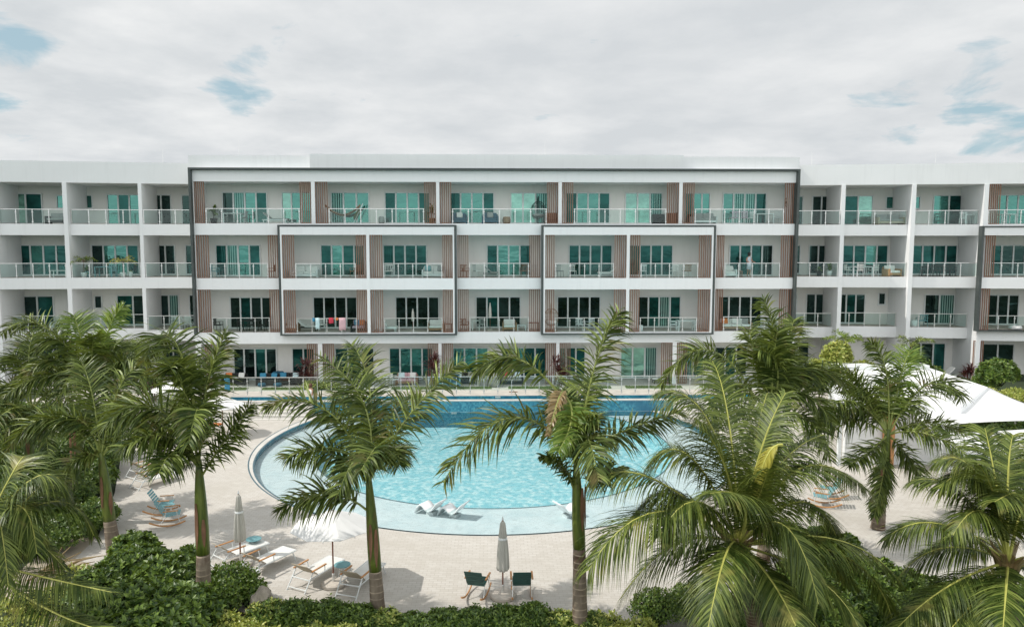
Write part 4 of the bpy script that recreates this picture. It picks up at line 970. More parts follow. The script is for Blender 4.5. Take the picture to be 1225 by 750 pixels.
# --- top floor
pot_plant('dark leafy pot plant in the left corner of the leftmost raised top-floor balcony', P4(257, -1.6), M['black'], M['bushd'], 1.5, .25, 34, L=.75, wid=.09)
table('white table on the leftmost top-floor balcony of the middle block', P4(281, -1.2), 0, M['wmetal'], 1.3, .8)
chair('grey chair left of the white table on the leftmost middle top-floor balcony', P4(268, -1.1), R_(90), M['grey'])
chair('grey chair right of the white table on the leftmost middle top-floor balcony', P4(292, -1.3), R_(-90), M['grey'])
daybed('low grey and white lounger right of the white table on the leftmost middle top-floor balcony', P4(331, -1.2), 0, M['wmetal'], M['grey'], 1.8)
hm = empty('hammock', P4(411, -1.2), 'striped brown and green hammock slung on the second top-floor balcony', 'hammock')
g = []
for i in range(13):
    t_ = i/12; x = -1.25+2.5*t_; zz = .55+.95*(2*t_-1)**2*.75; wv = .34*math.sin(math.pi*min(1, max(0, .06+.88*t_)))
    g.append([(x, -wv, zz+.12), (x, -wv*.4, zz), (x, wv*.4, zz), (x, wv, zz+.14)])
part(MB().mat(M['wicker']).sheet(g), 'cloth', hm, solid=.02)
part(MB().mat(M['wmetal']).tube([(.75, 0, .05), (1.45, 0, 1.45)], .03, 6).tube([(-.75, 0, .05), (-1.45, 0, 1.35)], .03, 6).tube([(-.8, 0, .05), (.8, 0, .05)], .03, 6), 'stand', hm)
q = MB().mat(M['bushm']).sheet([[(x, -.4, z) for x, z in ((.8, .4), (1.0, .75), (1.25, 1.15))], [(x, .35, z-.1) for x, z in ((.8, .3), (1.0, .6), (1.25, 1.0))]]); part(q, 'fringe', hm, solid=.02)
pouf('grey cylindrical stool right of the hammock', P4(457, -1.0), M['grey'], .22, .52)
pot_plant('tall dark pot plant in a wicker basket behind the slats right of the hammock balcony', P4(517, -.9), M['terra'], M['bushd'], 1.9, .25, 40, L=.5)
sofa('navy armchair with pale pillow on the central top-floor balcony', P4(550, -1.2), 0, M['navy'], M['navy'], 1.0, 1, [M['mesh']], name='armchair', cat='armchair')
sofa('navy two-seat sofa on the central top-floor balcony', P4(586.5, -1.2), 0, M['navy'], M['navy'], 1.1, 1, [M['grey']], name='armchair', cat='armchair')
pouf('round wicker stool right of the navy sofa', P4(606, -1.1), M['wicker'], .28, .52)
hanging_chair('dark hanging egg chair behind the rail of the central top-floor balcony', P4(644, -1.3), M['black'], M['grey'])
sofa('brown wood bench behind the slats beside the top-floor hanging chair', P4(660, -.9), 0, M['wood'], M['wood'], .9, 1, name='bench', cat='bench')
o = MB().mat(M['black']).box((-.45, -.2, 0), (.45, .2, .12)).box((-.42, -.18, .12), (.42, .18, .75)).build('storage_box', None, (0, 0, 0), bevel=.02); o.location = P4(787, -1.9); tag(o, 'black storage box before the curtained window of the fourth top-floor balcony', 'box')
o = MB().mat(M['wood']).box((-.36, -.2, 0), (.36, .2, .72)).box((-.39, -.22, .72), (.39, .22, .76)).build('cabinet', None, (0, 0, 0), bevel=.01); o.location = P4(802, -.6); tag(o, 'brown wooden cabinet behind the slats of the fourth top-floor balcony', 'cabinet')
sofa('grey sofa with pale frame on the rightmost middle top-floor balcony', P4(841, -1.3), 0, M['wmetal'], M['grey'], 1.7, 2)
for i, (px, m, w, l) in enumerate(((877, 'floral', -.75, 'pink and white patterned chair left of the white top-floor table'), (888, 'floral', -.75, 'second pink and white patterned chair, nearer the white top-floor table'), (898, 'wmetal', -1.6, 'white chair behind the white top-floor table'), (928, 'wmetal', -1.5, 'white chair right of the white top-floor table'))):
    chair(l, P4(px, w), R_(180), M['wmetal'], M[m])
table('white dining table on the rightmost middle top-floor balcony', P4(912, -1.1), 0, M['wmetal'], 1.25, .9)
wd = MB().mat(M['black'])
for cx_, cz_, rr_ in ((0, 0, .17), (.05, .32, .14), (.22, .12, .10)):
    wd.tube([(0, cx_+rr_*math.cos(a*.5236), cz_+rr_*math.sin(a*.5236)) for a in range(13)], .018, 5, caps=False)
o = wd.build('wall_ornament', None, (0, 0, 0)); o.location = Vector((CEN.u(949.5)-.03, D0+1.5, ZF[4]+1.45)); tag(o, 'black ring ornament on the side wall of the rightmost middle top-floor balcony', 'ornament')
# --- third floor
def P3(px, w=-1.0): return frame_pt(CEN, 3, px, w)
def P2(px, w=-1.0): return frame_pt(CEN, 2, px, w)
WI, WB = M['wicker'], M['wmetal']
chair('teal chair at the left end of the leftmost middle third-floor balcony', P3(256, -1), R_(90), M['aqua'], arms=True)
chair('brown wooden chair behind slats of the leftmost middle third-floor balcony', P3(324, -.7), R_(-60), M['wood'], arms=True)
sofa('white daybed sofa with cushions on the third-floor balcony above the drying towels', P3(364, -.9), 0, WB, M['mesh'], 1.9, 2)
chair('brown wooden chair by the slats right of the white daybed sofa', P3(424, -.8), R_(-40), M['wood'], arms=True)
chair('white armchair on the third-floor balcony left of the white sofa with teal cushion', P3(464, -.9), R_(200), WB, M['mesh'], arms=True, w=.6)
sofa('white sofa with teal cushions at the right end of the third-floor portal balcony', P3(519, -.9), 0, WB, M['mesh'], 1.6, 2, [M['aqua'], M['grey']])
chair('brown rocking chair behind the slats of the central third-floor balcony', P3(556, -.8), R_(160), M['wood'], arms=True)
chair('folded grey garden chair right of the brown one on the central third-floor balcony', P3(571, -.9), R_(120), M['steel'])
daybed('low grey lounger in the middle of the central third-floor balcony', P3(588, -1.3), 0, M['grey'], M['grey'], 1.2)
chair('brown chair near the right slats of the central third-floor balcony', P3(627, -1), R_(190), M['wood'], arms=True)
chair('pale wire chair behind the right slats of the central third-floor balcony', P3(637, -.7), R_(200), M['steel'], M['mesh'])
chair('grey chair at the left end of the third-floor balcony above the egg chair', P3(669, -.7), R_(150), M['grey'])
chair('white round-back chair on the third-floor balcony above the egg chair', P3(685, -.8), R_(160), WB, M['mesh'])
daybed('white reclined lounger on the third-floor balcony above the egg chair', P3(728, -.8), R_(180), WB, M['mesh'], 1.5)
chair('white chair left of the third-floor pair in the fourth portal bay', P3(769, -.6), R_(180), WB)
for px, l in ((807, 'first of two white chairs by the right slats of the fourth portal bay'), (822, 'wicker-backed white chair by the right slats of the fourth portal bay')): chair(l, P3(px, -.9), R_(190), WB, M['mesh'] if px < 810 else WI, arms=True)
sofa('white cushioned armchair left of the standing person on the third floor', P3(872, -.8), 0, WB, M['mesh'], .95, 1, name='armchair', cat='armchair')
o = table('small brown table between the white armchair and the standing person', P3(884, -1), 0, M['wood'], .5, .5, .45)
# --- second floor
chair('black armchair at the left end of the leftmost middle second-floor balcony', P2(258, -.9), R_(90), M['black'], arms=True, w=.62)
table('black dining table on the leftmost middle second-floor balcony', P2(297, -1.1), 0, M['black'], 1.4, .8)
for px, l, rz in ((286, 'black chair left of the black second-floor dining table', 90), (298, 'black chair in front of the black second-floor dining table', 180), (311, 'black chair right of the black second-floor dining table', -90)): chair(l, P2(px, -.7), R_(rz), M['black'])
sofa('wicker armchair with cushion behind the left slats of the towel balcony', P2(347, -.5), 0, WI, M['mesh'], .9, 1, name='armchair', cat='armchair')
daybed('grey lounger left of the towels drying on the second-floor rail', P2(366, -.7), R_(0), M['black'], M['mesh'], 1.5)
chair('pale chair behind the pale blue towel on the second-floor rail', P2(384, -.8), R_(180), WB, M['mesh'])
def towel(label, px, w, hgt, m, k=2, F=CEN, wd=PJ-.08):
    u = F.u(px, wd); g = []; rnd = random.Random(int(px))
    zt = ZF[k]+1.06
    for i in range(7):
        row = []
        for j in range(5):
            x = u+(j/4-.5)*w
            if i < 5: z = zt-hgt*(1-i/4.0)*(1+.05*math.sin(j*2+px)); y = wd+.05+.02*math.sin(j*1.9+i)
            elif i == 5: z = zt+.015; y = wd
            else: z = zt-hgt*.6; y = wd-.05
            row.append(F((x, y, z)))
        g.append(row)
    p = Vector(F((u, wd, zt))); o = MB().mat(m).sheet(g).build('towel', None, tuple(p), solid=.015, smooth=True); return tag(o, label, 'towel', 'towels drying on the balcony rails')
towel('small bright blue cloth at the left end of the drying towels', 373.3, .16, .25, M['blue'])
towel('pale blue towel hanging long over the second-floor rail', 378, .28, .78, M['skyc'])
towel('red cloth in the middle of the drying towels', 394.5, .32, .38, M['redc'])
towel('orange cloth next to the red one on the rail', 401.5, .18, .16, M['orange'])
towel('big pale pink towel at the right end of the drying towels', 408, .46, .86, M['pink'])
sofa('colourful patterned seat behind the right slats of the towel balcony', P2(428, -.3), 0, M['black'], M['floral'], 1.0, 1, [M['blue'], M['orange']], name='armchair', cat='armchair')
daybed('white lounger chair with raised back right of the second-floor pier', P2(463, -.2), R_(0), WB, M['mesh'], 1.3, back=62)
sofa('white cushioned two-seat lounger on the second floor left of the portal edge', P2(521, -.4), 0, WI, M['mesh'], 1.1, 1)
table('brown wooden side table behind the slats right of the white second-floor lounger', P2(534, -.3), 0, M['wood'], .7, .5, .55)
chair('brown chair behind the left slats of the central second-floor balcony', P2(555, -.5), R_(160), M['wood'], arms=True)
table('grey table left of the closed parasol on the central second-floor balcony', P2(569, -.8), 0, M['steel'], .6, .6)
chair('grey chair left of the closed parasol on the central second-floor balcony', P2(575, -.7), R_(200), M['steel'], M['grey'])
r = empty('parasol', P2(586, -.9), 'closed pale parasol standing before the central second-floor door', 'umbrella')
part(MB().mat(M['pole']).tube([(0, 0, .04), (0, 0, 2.0)], .02, 7), 'pole', r); part(MB().mat(M['cream']).lathe([(.10, .9), (.12, 1.1), (.09, 1.6), (.03, 2.0)], (0, 0, 0), 10), 'canopy', r, smooth=True); part(MB().mat(M['base']).lathe([(.22, 0), (.22, .05), (.06, .08)], (0, 0, 0), 14), 'base', r)
r = empty('parasol', P2(493, -.7), 'closed pale parasol on the second-floor balcony between two white loungers', 'umbrella')
part(MB().mat(M['pole']).tube([(0, 0, .04), (0, 0, 1.6)], .02, 7), 'pole', r); part(MB().mat(M['cream']).lathe([(.10, .7), (.12, .9), (.09, 1.3), (.03, 1.6)], (0, 0, 0), 10), 'canopy', r, smooth=True); part(MB().mat(M['base']).lathe([(.22, 0), (.22, .05), (.06, .08)], (0, 0, 0), 14), 'base', r)
sofa('wicker armchair with pale cushion on the central second-floor balcony', P2(609.5, -.7), 0, WI, M['mesh'], .95, 1, name='armchair', cat='armchair')
table('low white side table right of the wicker armchair', P2(624, -.6), 0, WB, .65, .5, .42)
table('brown wooden table behind the right slats of the central second-floor balcony', P2(638, -.5), 0, M['wood'], .8, .5, .6)
hanging_chair('brown rattan hanging egg chair behind the second-floor slats', P2(660, -.3), WI, M['mesh'])
for px, l, rz in ((695, 'white armchair nearer the egg chair on the second floor', 150), (706, 'white armchair farther from the egg chair on the second floor', 210)): chair(l, P2(px, -.6), R_(rz), WB, arms=True, w=.55)
table('white dining table on the second floor portal balcony right of the upright palm frond', P2(822, -.4), 0, WB, 1.25, .8)
for px, l, rz in ((807, 'white chair left of the white second-floor dining table', 90), (836, 'white chair right of the white second-floor dining table', -90)): chair(l, P2(px, -.5), R_(rz), WB, arms=True)
pouf('small white stool at the left end of the second-floor dining balcony', P2(768, -.2), M['shell'], .16, .42)
sofa('beige sofa with pillows on the second-floor balcony behind the tall palm top', P2(882, -.8), 0, WI, M['mesh'], 2.2, 3, [M['orange'], M['mesh'], M['grey']])
# --- wings
FL = lambda k, px, w=-1.0: frame_pt(LW, k, px, w)
FR = lambda k, px, w=-1.0: frame_pt(RW, k, px, w)
sofa('dark sofa behind the top-floor rail at the left picture edge', FL(4, 71, -1.3), 0, M['black'], M['grey'], 1.3, 1)
table('low brown bench table on the third floor at the left picture edge', FL(3, 70, -.7), 0, M['steel'], 1.2, .5, .5)
potted_palm('potted palm with orange stalks left on the left wing third-floor balcony', FL(3, 99, -.6), 2.0, 1.0, 'bright')
potted_palm('taller potted palm with orange fronds in the middle of the left wing third-floor balcony', FL(3, 146, -.5), 1.9, 1.1, 'yel')
pot_plant('dark bushy plant at the left end of the potted palm balcony', FL(3, 103, -.9), M['aqua'], M['bushd'], .9, .2, 40, L=.45)
pot_plant('small plant in a white pot right of the orange potted palm', FL(3, 155, -.4), M['shell'], M['bushm'], .6, .16, 24, L=.25)
table('teal table behind the rail of the potted palm balcony', FL(3, 125, -1.2), 0, M['aqua'], 1.3, .7)
chair('dark teal chair by the teal table of the potted palm balcony', FL(3, 135, -1.1), R_(200), M['aqua'])
chair('tan cushioned chair behind the second-floor rail at the left picture edge', FL(2, 37, -2.0), R_(180), M['black'], M['taupe'], arms=True, w=.7)
pouf('small pale round table right of the tan cushioned chair', FL(2, 57, -2.0), M['mesh'], .2, .5, 'side table', 'side_table')
chair('dark cushioned chair left of the first left wing pier on the second floor', FL(2, 76, -2.2), R_(180), M['black'], M['taupe'], arms=True, w=.8)
table('pale dining table on the second floor left of the charcoal portal frame', FL(2, 216, -1.2), 0, M['steel'], 1.5, .8)
for px, l, w in ((207, 'pale chair left at the dining table beside the portal frame', -.9), (212, 'pale chair in front at the dining table beside the portal frame', -.7), (223, 'pale chair in front right at the dining table beside the portal frame', -.7)): chair(l, FL(2, px, w), R_(180), WB, M['steel'])
sofa('grey outdoor sofa on the top floor beside the small square window, right wing', FR(4, 1062, -1.2), 0, M['taupe'], M['grey'], 1.9, 2)
table('white wire table on the top-floor balcony of the right wing between two piers', FR(4, 1156, -1.2), 0, WB, .8, .6)
chair('white wire chair on the top-floor balcony of the right wing between two piers', FR(4, 1150, -1.2), R_(150), WB)
table('white slatted table behind the slats of the rightmost top-floor balcony', FR(4, 1201, -.8), 0, WB, 1.1, .7)
pot_plant('green plant in a white pot on the right wing third floor beside the portal frame', FR(3, 993, -.6), M['shell'], M['bushm'], 1.1, .22, 40, L=.45)
pot_plant('low dark plants beside the white pot on the right wing third floor', FR(3, 981, -.8), M['black'], M['bushd'], .8, .2, 34, L=.4)
table('white dining table on the third floor of the right wing', FR(3, 1030, -.8), 0, WB, 1.5, .9)
for px, l, rz, w in ((1016, 'white chair left of the white third-floor dining table', 90, -.8), (1028, 'white chair in front of the white third-floor dining table', 180, -.45), (1046, 'white chair right of the white third-floor dining table', -80, -.8)): chair(l, FR(3, px, w), R_(rz), WB, M['mesh'], arms=True)
sofa('wicker armchair with white cushion right of the third-floor dining table', FR(3, 1068, -.8), R_(15), M['terra'], M['mesh'], 1.05, 1, name='armchair', cat='armchair')
table('black dining table on the third floor between two tall right wing piers', FR(3, 1124, -1.1), 0, M['black'], 2.2, .8)
for i, px in enumerate((1107, 1116, 1124, 1132, 1140)): chair(['leftmost', 'second from left', 'middle', 'second from right', 'rightmost'][i]+' of the five black chairs on the right wing third floor', FR(3, px, -.65), R_(180), M['black'], group='black chairs round the long third-floor table')
pouf('round white drum stool on the right wing second floor beside the pier', FR(2, 1098, -1.7), M['shell'], .28, .5)
hanging = chair('round green wire chair on the right wing second floor beside the drum stool', FR(2, 1107, -1.9), R_(180), M['aqua'], arms=True, w=.65)
pouf('white fluffy cushion seat on the second floor at the right picture edge', FR(2, 1220, -.3), M['mesh'], .42, .3, 'seat', 'floor_cushion')
# --- ground floor patio
def PG(px, Y): p = on_y(px, 450, Y); return Vector((p.x, Y, .02))
sofa('dark wicker sofa with two bright blue pillows on the left patio', PG(321, 52.0), 0, M['black'], M['black'], 1.5, 2, [M['blue'], M['blue']])
sofa('dark wicker sofa with pale blue pillows right of the teal beanbag', PG(346, 52.2), 0, M['black'], M['black'], 1.6, 2, [M['blue'], M['skyc']])
pouf('teal beanbag seat between the two dark patio sofas', PG(333, 53.0), M['navy'], .45, .8, 'beanbag', 'beanbag')
for px, l in ((313, 'dark blue footstool in front of the sofa with two blue pillows'), (332, 'dark blue footstool in front of the teal beanbag')): pouf(l, PG(px, 51.4), M['navy'], .28, .25)
sofa('dark patio sofa with orange and white pillows behind the left umbrella', PG(281, 52.2), 0, M['black'], M['black'], 1.6, 2, [M['orange'], M['mesh']])
chair('dark dining chair by the right patio window of the left sofa group', PG(362, 52.4), R_(190), M['black'])
def htowel(label, px, Y, z0_, z1_, w, m):
    p = on_y(px, 440, Y); g = [[(p.x+(j/3-.5)*w, Y+.03*math.sin(j*2+i), z0_+(z1_-z0_)*i/4) for j in range(4)] for i in range(5)]
    return tag(MB().mat(m).sheet(g).build('towel', None, (p.x, Y, z0_), solid=.02, smooth=True), label, 'towel', 'towels drying on the balcony rails')
htowel('bright blue towel hanging over the pool fence beside the left palm', 271, YB+.30, .3, 1.28, .35, M['blue'])
chair('white chair on the patio behind the pool fence, left of the brown patio sofa', PG(472, 51.6), R_(120), WB, arms=True)
sofa('pale brown patio sofa under the ground-floor windows left of the maroon plant', PG(487, 52.0), 0, WI, M['pink'], 1.5, 2, [M['skyc'], M['mesh']])
sofa('dark patio sofa with grey pillow under the central ground-floor windows', PG(556, 52.2), 0, M['black'], M['black'], 1.6, 2, [M['skyc'], M['grey']])
for px, l in ((532, 'teal patio chair left of the dark central sofa'), (543, 'second teal patio chair, touching the dark central sofa')): sofa(l, PG(px, 51.5), 0, M['aqua'], M['navy'], .85, 1, name='armchair', cat='armchair')
chair('white chair behind the pool fence right of the teal patio chairs', PG(574, 51.4), R_(200), WB, arms=True)
pouf('round grey planter drum behind the pool fence in the middle', PG(591, 50.95), M['conc'], .42, .85, 'planter', 'planter')
sofa('patio sofa with a dark pink pillow behind the long palm frond', PG(612, 52), 0, M['black'], M['grey'], 1.6, 2, [M['redc'], M['skyc']])
daybed('white patio lounger before the wide pale ground-floor window', PG(793, 52.0), R_(180), M['black'], M['mesh'], 1.6, back=55)
daybed('white lounger on the right wing patio beside the maroon plant', frame_pt(RW, 1, 1138, -1.0), R_(180), WB, M['mesh'], 1.5, back=50)
# --- people
def person(label, loc, rz, pts, rad, edges, cloth, hair_m, hair_c, name='person', lower=None):
    r = empty(name, loc, label, 'person', None, rz)
    me = bpy.data.meshes.new('body'); me.from_pydata(pts, edges, []); o = bpy.data.objects.new('body', me); COL.objects.link(o); o.parent = r
    sk = o.modifiers.new('skin', 'SKIN'); me.materials.append(M['skin'])
    for i, rr_ in enumerate(rad):
        me.skin_vertices[0].data[i].radius = (rr_, rr_*.8)
    me.skin_vertices[0].data[0].use_root = True
    sb = o.modifiers.new('sub', 'SUBSURF'); sb.levels = 2; sb.render_levels = 2
    for nm, prof, c_ in cloth:
        part(MB().mat(c_).lathe(prof, (0, 0, 0), 18, wob=lambda a, i: 1-.22*abs(math.sin(a))), nm, r, smooth=True)
    hx = Vector(hair_c)
    hb = MB().mat(hair_m).lathe([(.03, -.17), (.095, -.12), (.118, -.02), (.112, .06), (.075, .12), (.02, .14)], (hx.x, hx.y+.03, hx.z), 14); part(hb, 'hair', r, smooth=True)
    return r
def body_pts(arm=0):
    P = [(0, 0, .95), (0, 0, 1.12), (0, .01, 1.34), (0, 0, 1.47), (0, -.01, 1.52), (0, -.02, 1.62), (0, -.02, 1.70)]
    R = [.15, .125, .155, .07, .055, .09, .075]
    E = [(i, i+1) for i in range(6)]
    for sx in (-1, 1):
        n = len(P)
        P += [(sx*.17, 0, 1.40), (sx*.23, -.02, 1.14), (sx*.24, -.16-.1*arm, .98+.18*arm), (sx*.23, -.24-.14*arm, .96+.2*arm)]; R += [.06, .045, .034, .03]
        E += [(2, n), (n, n+1), (n+1, n+2), (n+2, n+3)]
        for j in range(4):   # fingers
            m_ = len(P); P += [(sx*(.205+.018*j), -.31-.14*arm, .945+.2*arm)]; R += [.009]; E += [(n+3, m_)]
        m_ = len(P); P += [(sx*.19, -.27-.14*arm, .975+.2*arm)]; R += [.010]; E += [(n+3, m_)]
        n = len(P)
        P += [(sx*.09, 0, .86), (sx*.10, -.02, .50), (sx*.10, .02, .09), (sx*.11, -.13, .03)]; R += [.085, .058, .038, .03]
        E += [(0, n), (n, n+1), (n+1, n+2), (n+2, n+3)]
    # nose and ears
    n = len(P); P += [(0, -.115, 1.63)]; R += [.012]; E += [(5, n)]
    return P, R, E
P, R, E = body_pts(.6)
person('dark-haired person in a pale blue and white outfit standing on a third-floor balcony', frame_pt(CEN, 3, 896.5, -1.1), R_(15), P, R, E,
       [('dress', [(.20, .55), (.17, .95), (.145, 1.12), (.18, 1.30), (.17, 1.42), (.08, 1.47)], M['dress'])], M['black'], (0, -.02, 1.66))
P, R, E = body_pts(.2)
pw = on_y(372, 470, YB-.9); person('woman with brown hair and a pale towel standing in the upper pool', (pw.x, YB-.9, -.75), R_(160), P, R, E,
       [('swimsuit', [(.17, .86), (.158, .98), (.135, 1.12), (.17, 1.30), (.10, 1.40)], M['mesh'])], M['hair'], (0, -.02, 1.67))
# sandals on the terrace edge
for i, px in enumerate((611.5, 616.5)):
    p = on_z(px, 469.0, .004); o = MB().mat(M['wood']).prism([(-.13, -.05), (.0, -.06), (.14, -.05), (.16, 0), (.14, .05), (0, .045), (-.13, .05), (-.15, 0)], 0, .035).tube([(.02, -.055, .03), (.05, 0, .07), (.02, .05, .03)], .012, 5).build('sandal', None, (0, 0, 0))
    o.location = p; tag(o, ['brown sandal, left one of the pair on the white terrace edge', 'brown sandal, right one of the pair on the white terrace edge'][i], 'sandal', 'pair of sandals')

# ================================================================== DECK FURNITURE
def G(px, py, z=ZL): p = on_z(px, py, z); return Vector((p.x, p.y, z+.001))
def lounger(label, loc, rz):
    """white frame, mesh bed, raised back, teak arms; head at -x"""
    r = empty('sun_lounger', loc, label, 'sun lounger', 'white sun loungers on the deck', rz)
    W2 = .33
    fr = MB().mat(M['wmetal'])
    for sy in (-1, 1): fr.tube([(-.55, sy*W2, .33), (1.15, sy*W2, .33)], .022, 6)
    fr.tube([(1.15, -W2, .33), (1.15, W2, .33)], .022, 6); fr.tube([(-.55, -W2, .33), (-.55, W2, .33)], .022, 6)
    part(fr, 'frame', r)
    for sy in (-1, 1):
        part(MB().mat(M['wmetal']).tube([(-.35, sy*(W2+.02), .55), (-.78, sy*(W2+.02), .0)], .022, 6), 'leg', r)
        part(MB().mat(M['wmetal']).tube([(.98, sy*W2, .33), (1.12, sy*W2, .0)], .022, 6), 'leg', r)
        part(MB().mat(M['teak']).box((-.45, sy*(W2+.03)-.03, .55), (.22, sy*(W2+.03)+.03, .585)), 'armrest', r, bevel=.008)
        part(MB().mat(M['wmetal']).tube([(.15, sy*(W2+.03), .55), (.18, sy*W2, .34)], .018, 6), 'arm_support', r)
    part(MB().mat(M['wmetal']).tube([(-.72, -W2-.02, .08), (-.72, W2+.02, .08)], .018, 6), 'stretcher', r)
    part(MB().mat(M['mesh']).box((-.12, -W2+.03, .335), (1.13, W2-.03, .352)), 'bed', r)
    a = R_(40); part(MB().mat(M['taupe']).prism([(-.12, -W2+.03), (-.12, W2-.03), (-.78, W2-.03), (-.78, -W2+.03)], 0, .018), 'backrest', r)
    bk = r.children[-1]; 
    for ch in r.children:
        if ch.name.startswith('backrest'): ch.location = (-.12+.12*math.cos(a), 0, .35+.12*math.sin(a)*-1+.0); ch.rotation_euler = (0, a, 0)
    for ch in r.children:
        if ch.name.startswith('backrest'): ch.location = (-.12-(-.12)*math.cos(a), 0, .35+(-.12)*math.sin(a))
    return r
def face_to(px0, py0, px1, py1):
    a = G(px0, py0); b_ = G(px1, py1); return math.atan2(b_.y-a.y, b_.x-a.x)
def place_lounger(label, hx, hy, fx, fy):
    a = G(hx, hy); b_ = G(fx, fy); m_ = a*.42+b_*.58
    return a, b_
LO = [('white sun lounger leftmost beside the closed left umbrella', (262, 678), (305, 662)), ('white sun lounger just right of the closed left umbrella base', (298, 690), (342, 669)),
      ('white sun lounger left of the open umbrella pole', (360, 704), (400, 680)), ('white sun lounger right of the open umbrella pole, before the palm trunk', (418, 712), (446, 688)),
      ('farther white sun lounger beyond the rocking chairs on the left deck', (166, 584), (205, 573)), ('white sun lounger at the far left deck edge behind the palm fronds', (160, 572), (196, 562)), ('farthest white sun lounger under the hanging palm frond on the left deck', (190, 565), (226, 556))]
for l, h, f_ in LO:
    a = G(*h); b_ = G(*f_); rz = math.atan2(b_.y-a.y, b_.x-a.x)
    lounger(l, a+(Vector((math.cos(rz), math.sin(rz), 0))*.55), rz)
def rocking(label, loc, rz, m, wm='teak', group=None):
    """reclined slatted rocking chair, front towards -y"""
    r = empty('rocking_chair', loc, label, 'rocking chair', group, rz)
    w = .29
    for sx in (-1, 1):
        pts = [(sx*w, -.55+1.25*i/8, .05+.16*((i/8-.45)*2)**2) for i in range(9)]
        part(MB().mat(M[wm]).tube(pts, .024, 6, flat=1.3), 'rocker', r)
        part(MB().mat(M['steel']).tube([(sx*w, -.38, .10), (sx*(w-.02), -.28, .42)], .014, 6).tube([(sx*w, .36, .10), (sx*(w-.02), .12, .40)], .014, 6), 'leg', r)
        part(MB().mat(M[wm]).box((sx*w-.03+sx*.03, -.32, .60), (sx*w+.03+sx*.03, .22, .63)), 'armrest', r, bevel=.008)
        part(MB().mat(M['steel']).tube([(sx*(w+.02), -.28, .42), (sx*(w+.03), -.26, .60)], .012, 6), 'arm_support', r)
    st = MB().mat(M[m]); 
    for i in range(7): y = -.33+i*.075; z = .44-.010*i; st.box((-w+.02, y-.031, z), (w-.02, y+.031, z+.018))
    part(st, 'seat', r)
    bk = MB().mat(M[m]); 
    for i in range(6):
        y = .20+i*.055; z = .44+i*.088; n0 = len(bk.v)
        P_ = [(y, z), (y+.038, z+.068), (y+.022, z+.078), (y-.016, z+.010)]
        bk.pts([(-w+.02, a, b_) for a, b_ in P_]+[(w-.02, a, b_) for a, b_ in P_])
        for q in ((0, 1, 2, 3), (7, 6, 5, 4), (0, 4, 5, 1), (1, 5, 6, 2), (2, 6, 7, 3), (3, 7, 4, 0)): bk.face([n0+k_ for k_ in q])
    part(bk, 'backrest', r)
    return r
# the two dark green ones face the pool: backrest towards the camera
rocking('dark green slatted rocking chair left of the closed centre umbrella', G(571, 712), R_(166), 'green', group='dark green rocking chairs')
rocking('dark green slatted rocking chair right of the closed centre umbrella', G(624, 712), R_(180), 'green', group='dark green rocking chairs')
rocking('aqua rocking chair beyond the round table on the left deck', G(196, 614), R_(98), 'aqua', group='aqua rocking chairs')
rocking('aqua rocking chair nearest the camera beside the round table on the left deck', G(204, 627), R_(108), 'aqua', group='aqua rocking chairs')
rocking('aqua rocking chair under the coconut frond nearer the spiky shrub', G(984, 605), R_(-110), 'aqua', group='aqua rocking chairs')
rocking('aqua rocking chair under the coconut frond farther from the spiky shrub', G(992, 595), R_(-98), 'aqua', group='aqua rocking chairs')
def side_table(label, loc, m='aqua', h=.48, r0=.26):
    r = empty('side_table', loc, label, 'side table', 'round side tables on the deck')
    tb = MB().mat(M[m])
    tb.lathe([(r0, h-.02), (r0, h), (r0-.03, h+.002)], (0, 0, 0), 24)
    part(tb, 'tabletop', r)
    for i in range(3):
        a = i*2.094+.4; part(MB().mat(M['wmetal']).tube([(math.cos(a)*.1, math.sin(a)*.1, h-.02), (math.cos(a)*.2, math.sin(a)*.2, 0)], .012, 6), 'leg', r)
    return r
side_table('round aqua side table between the two left rocking chairs', G(201, 618))
side_table('round aqua side table beside the closed left umbrella', G(304, 660))
side_table('round aqua side table beside the open umbrella pole', G(410, 692))
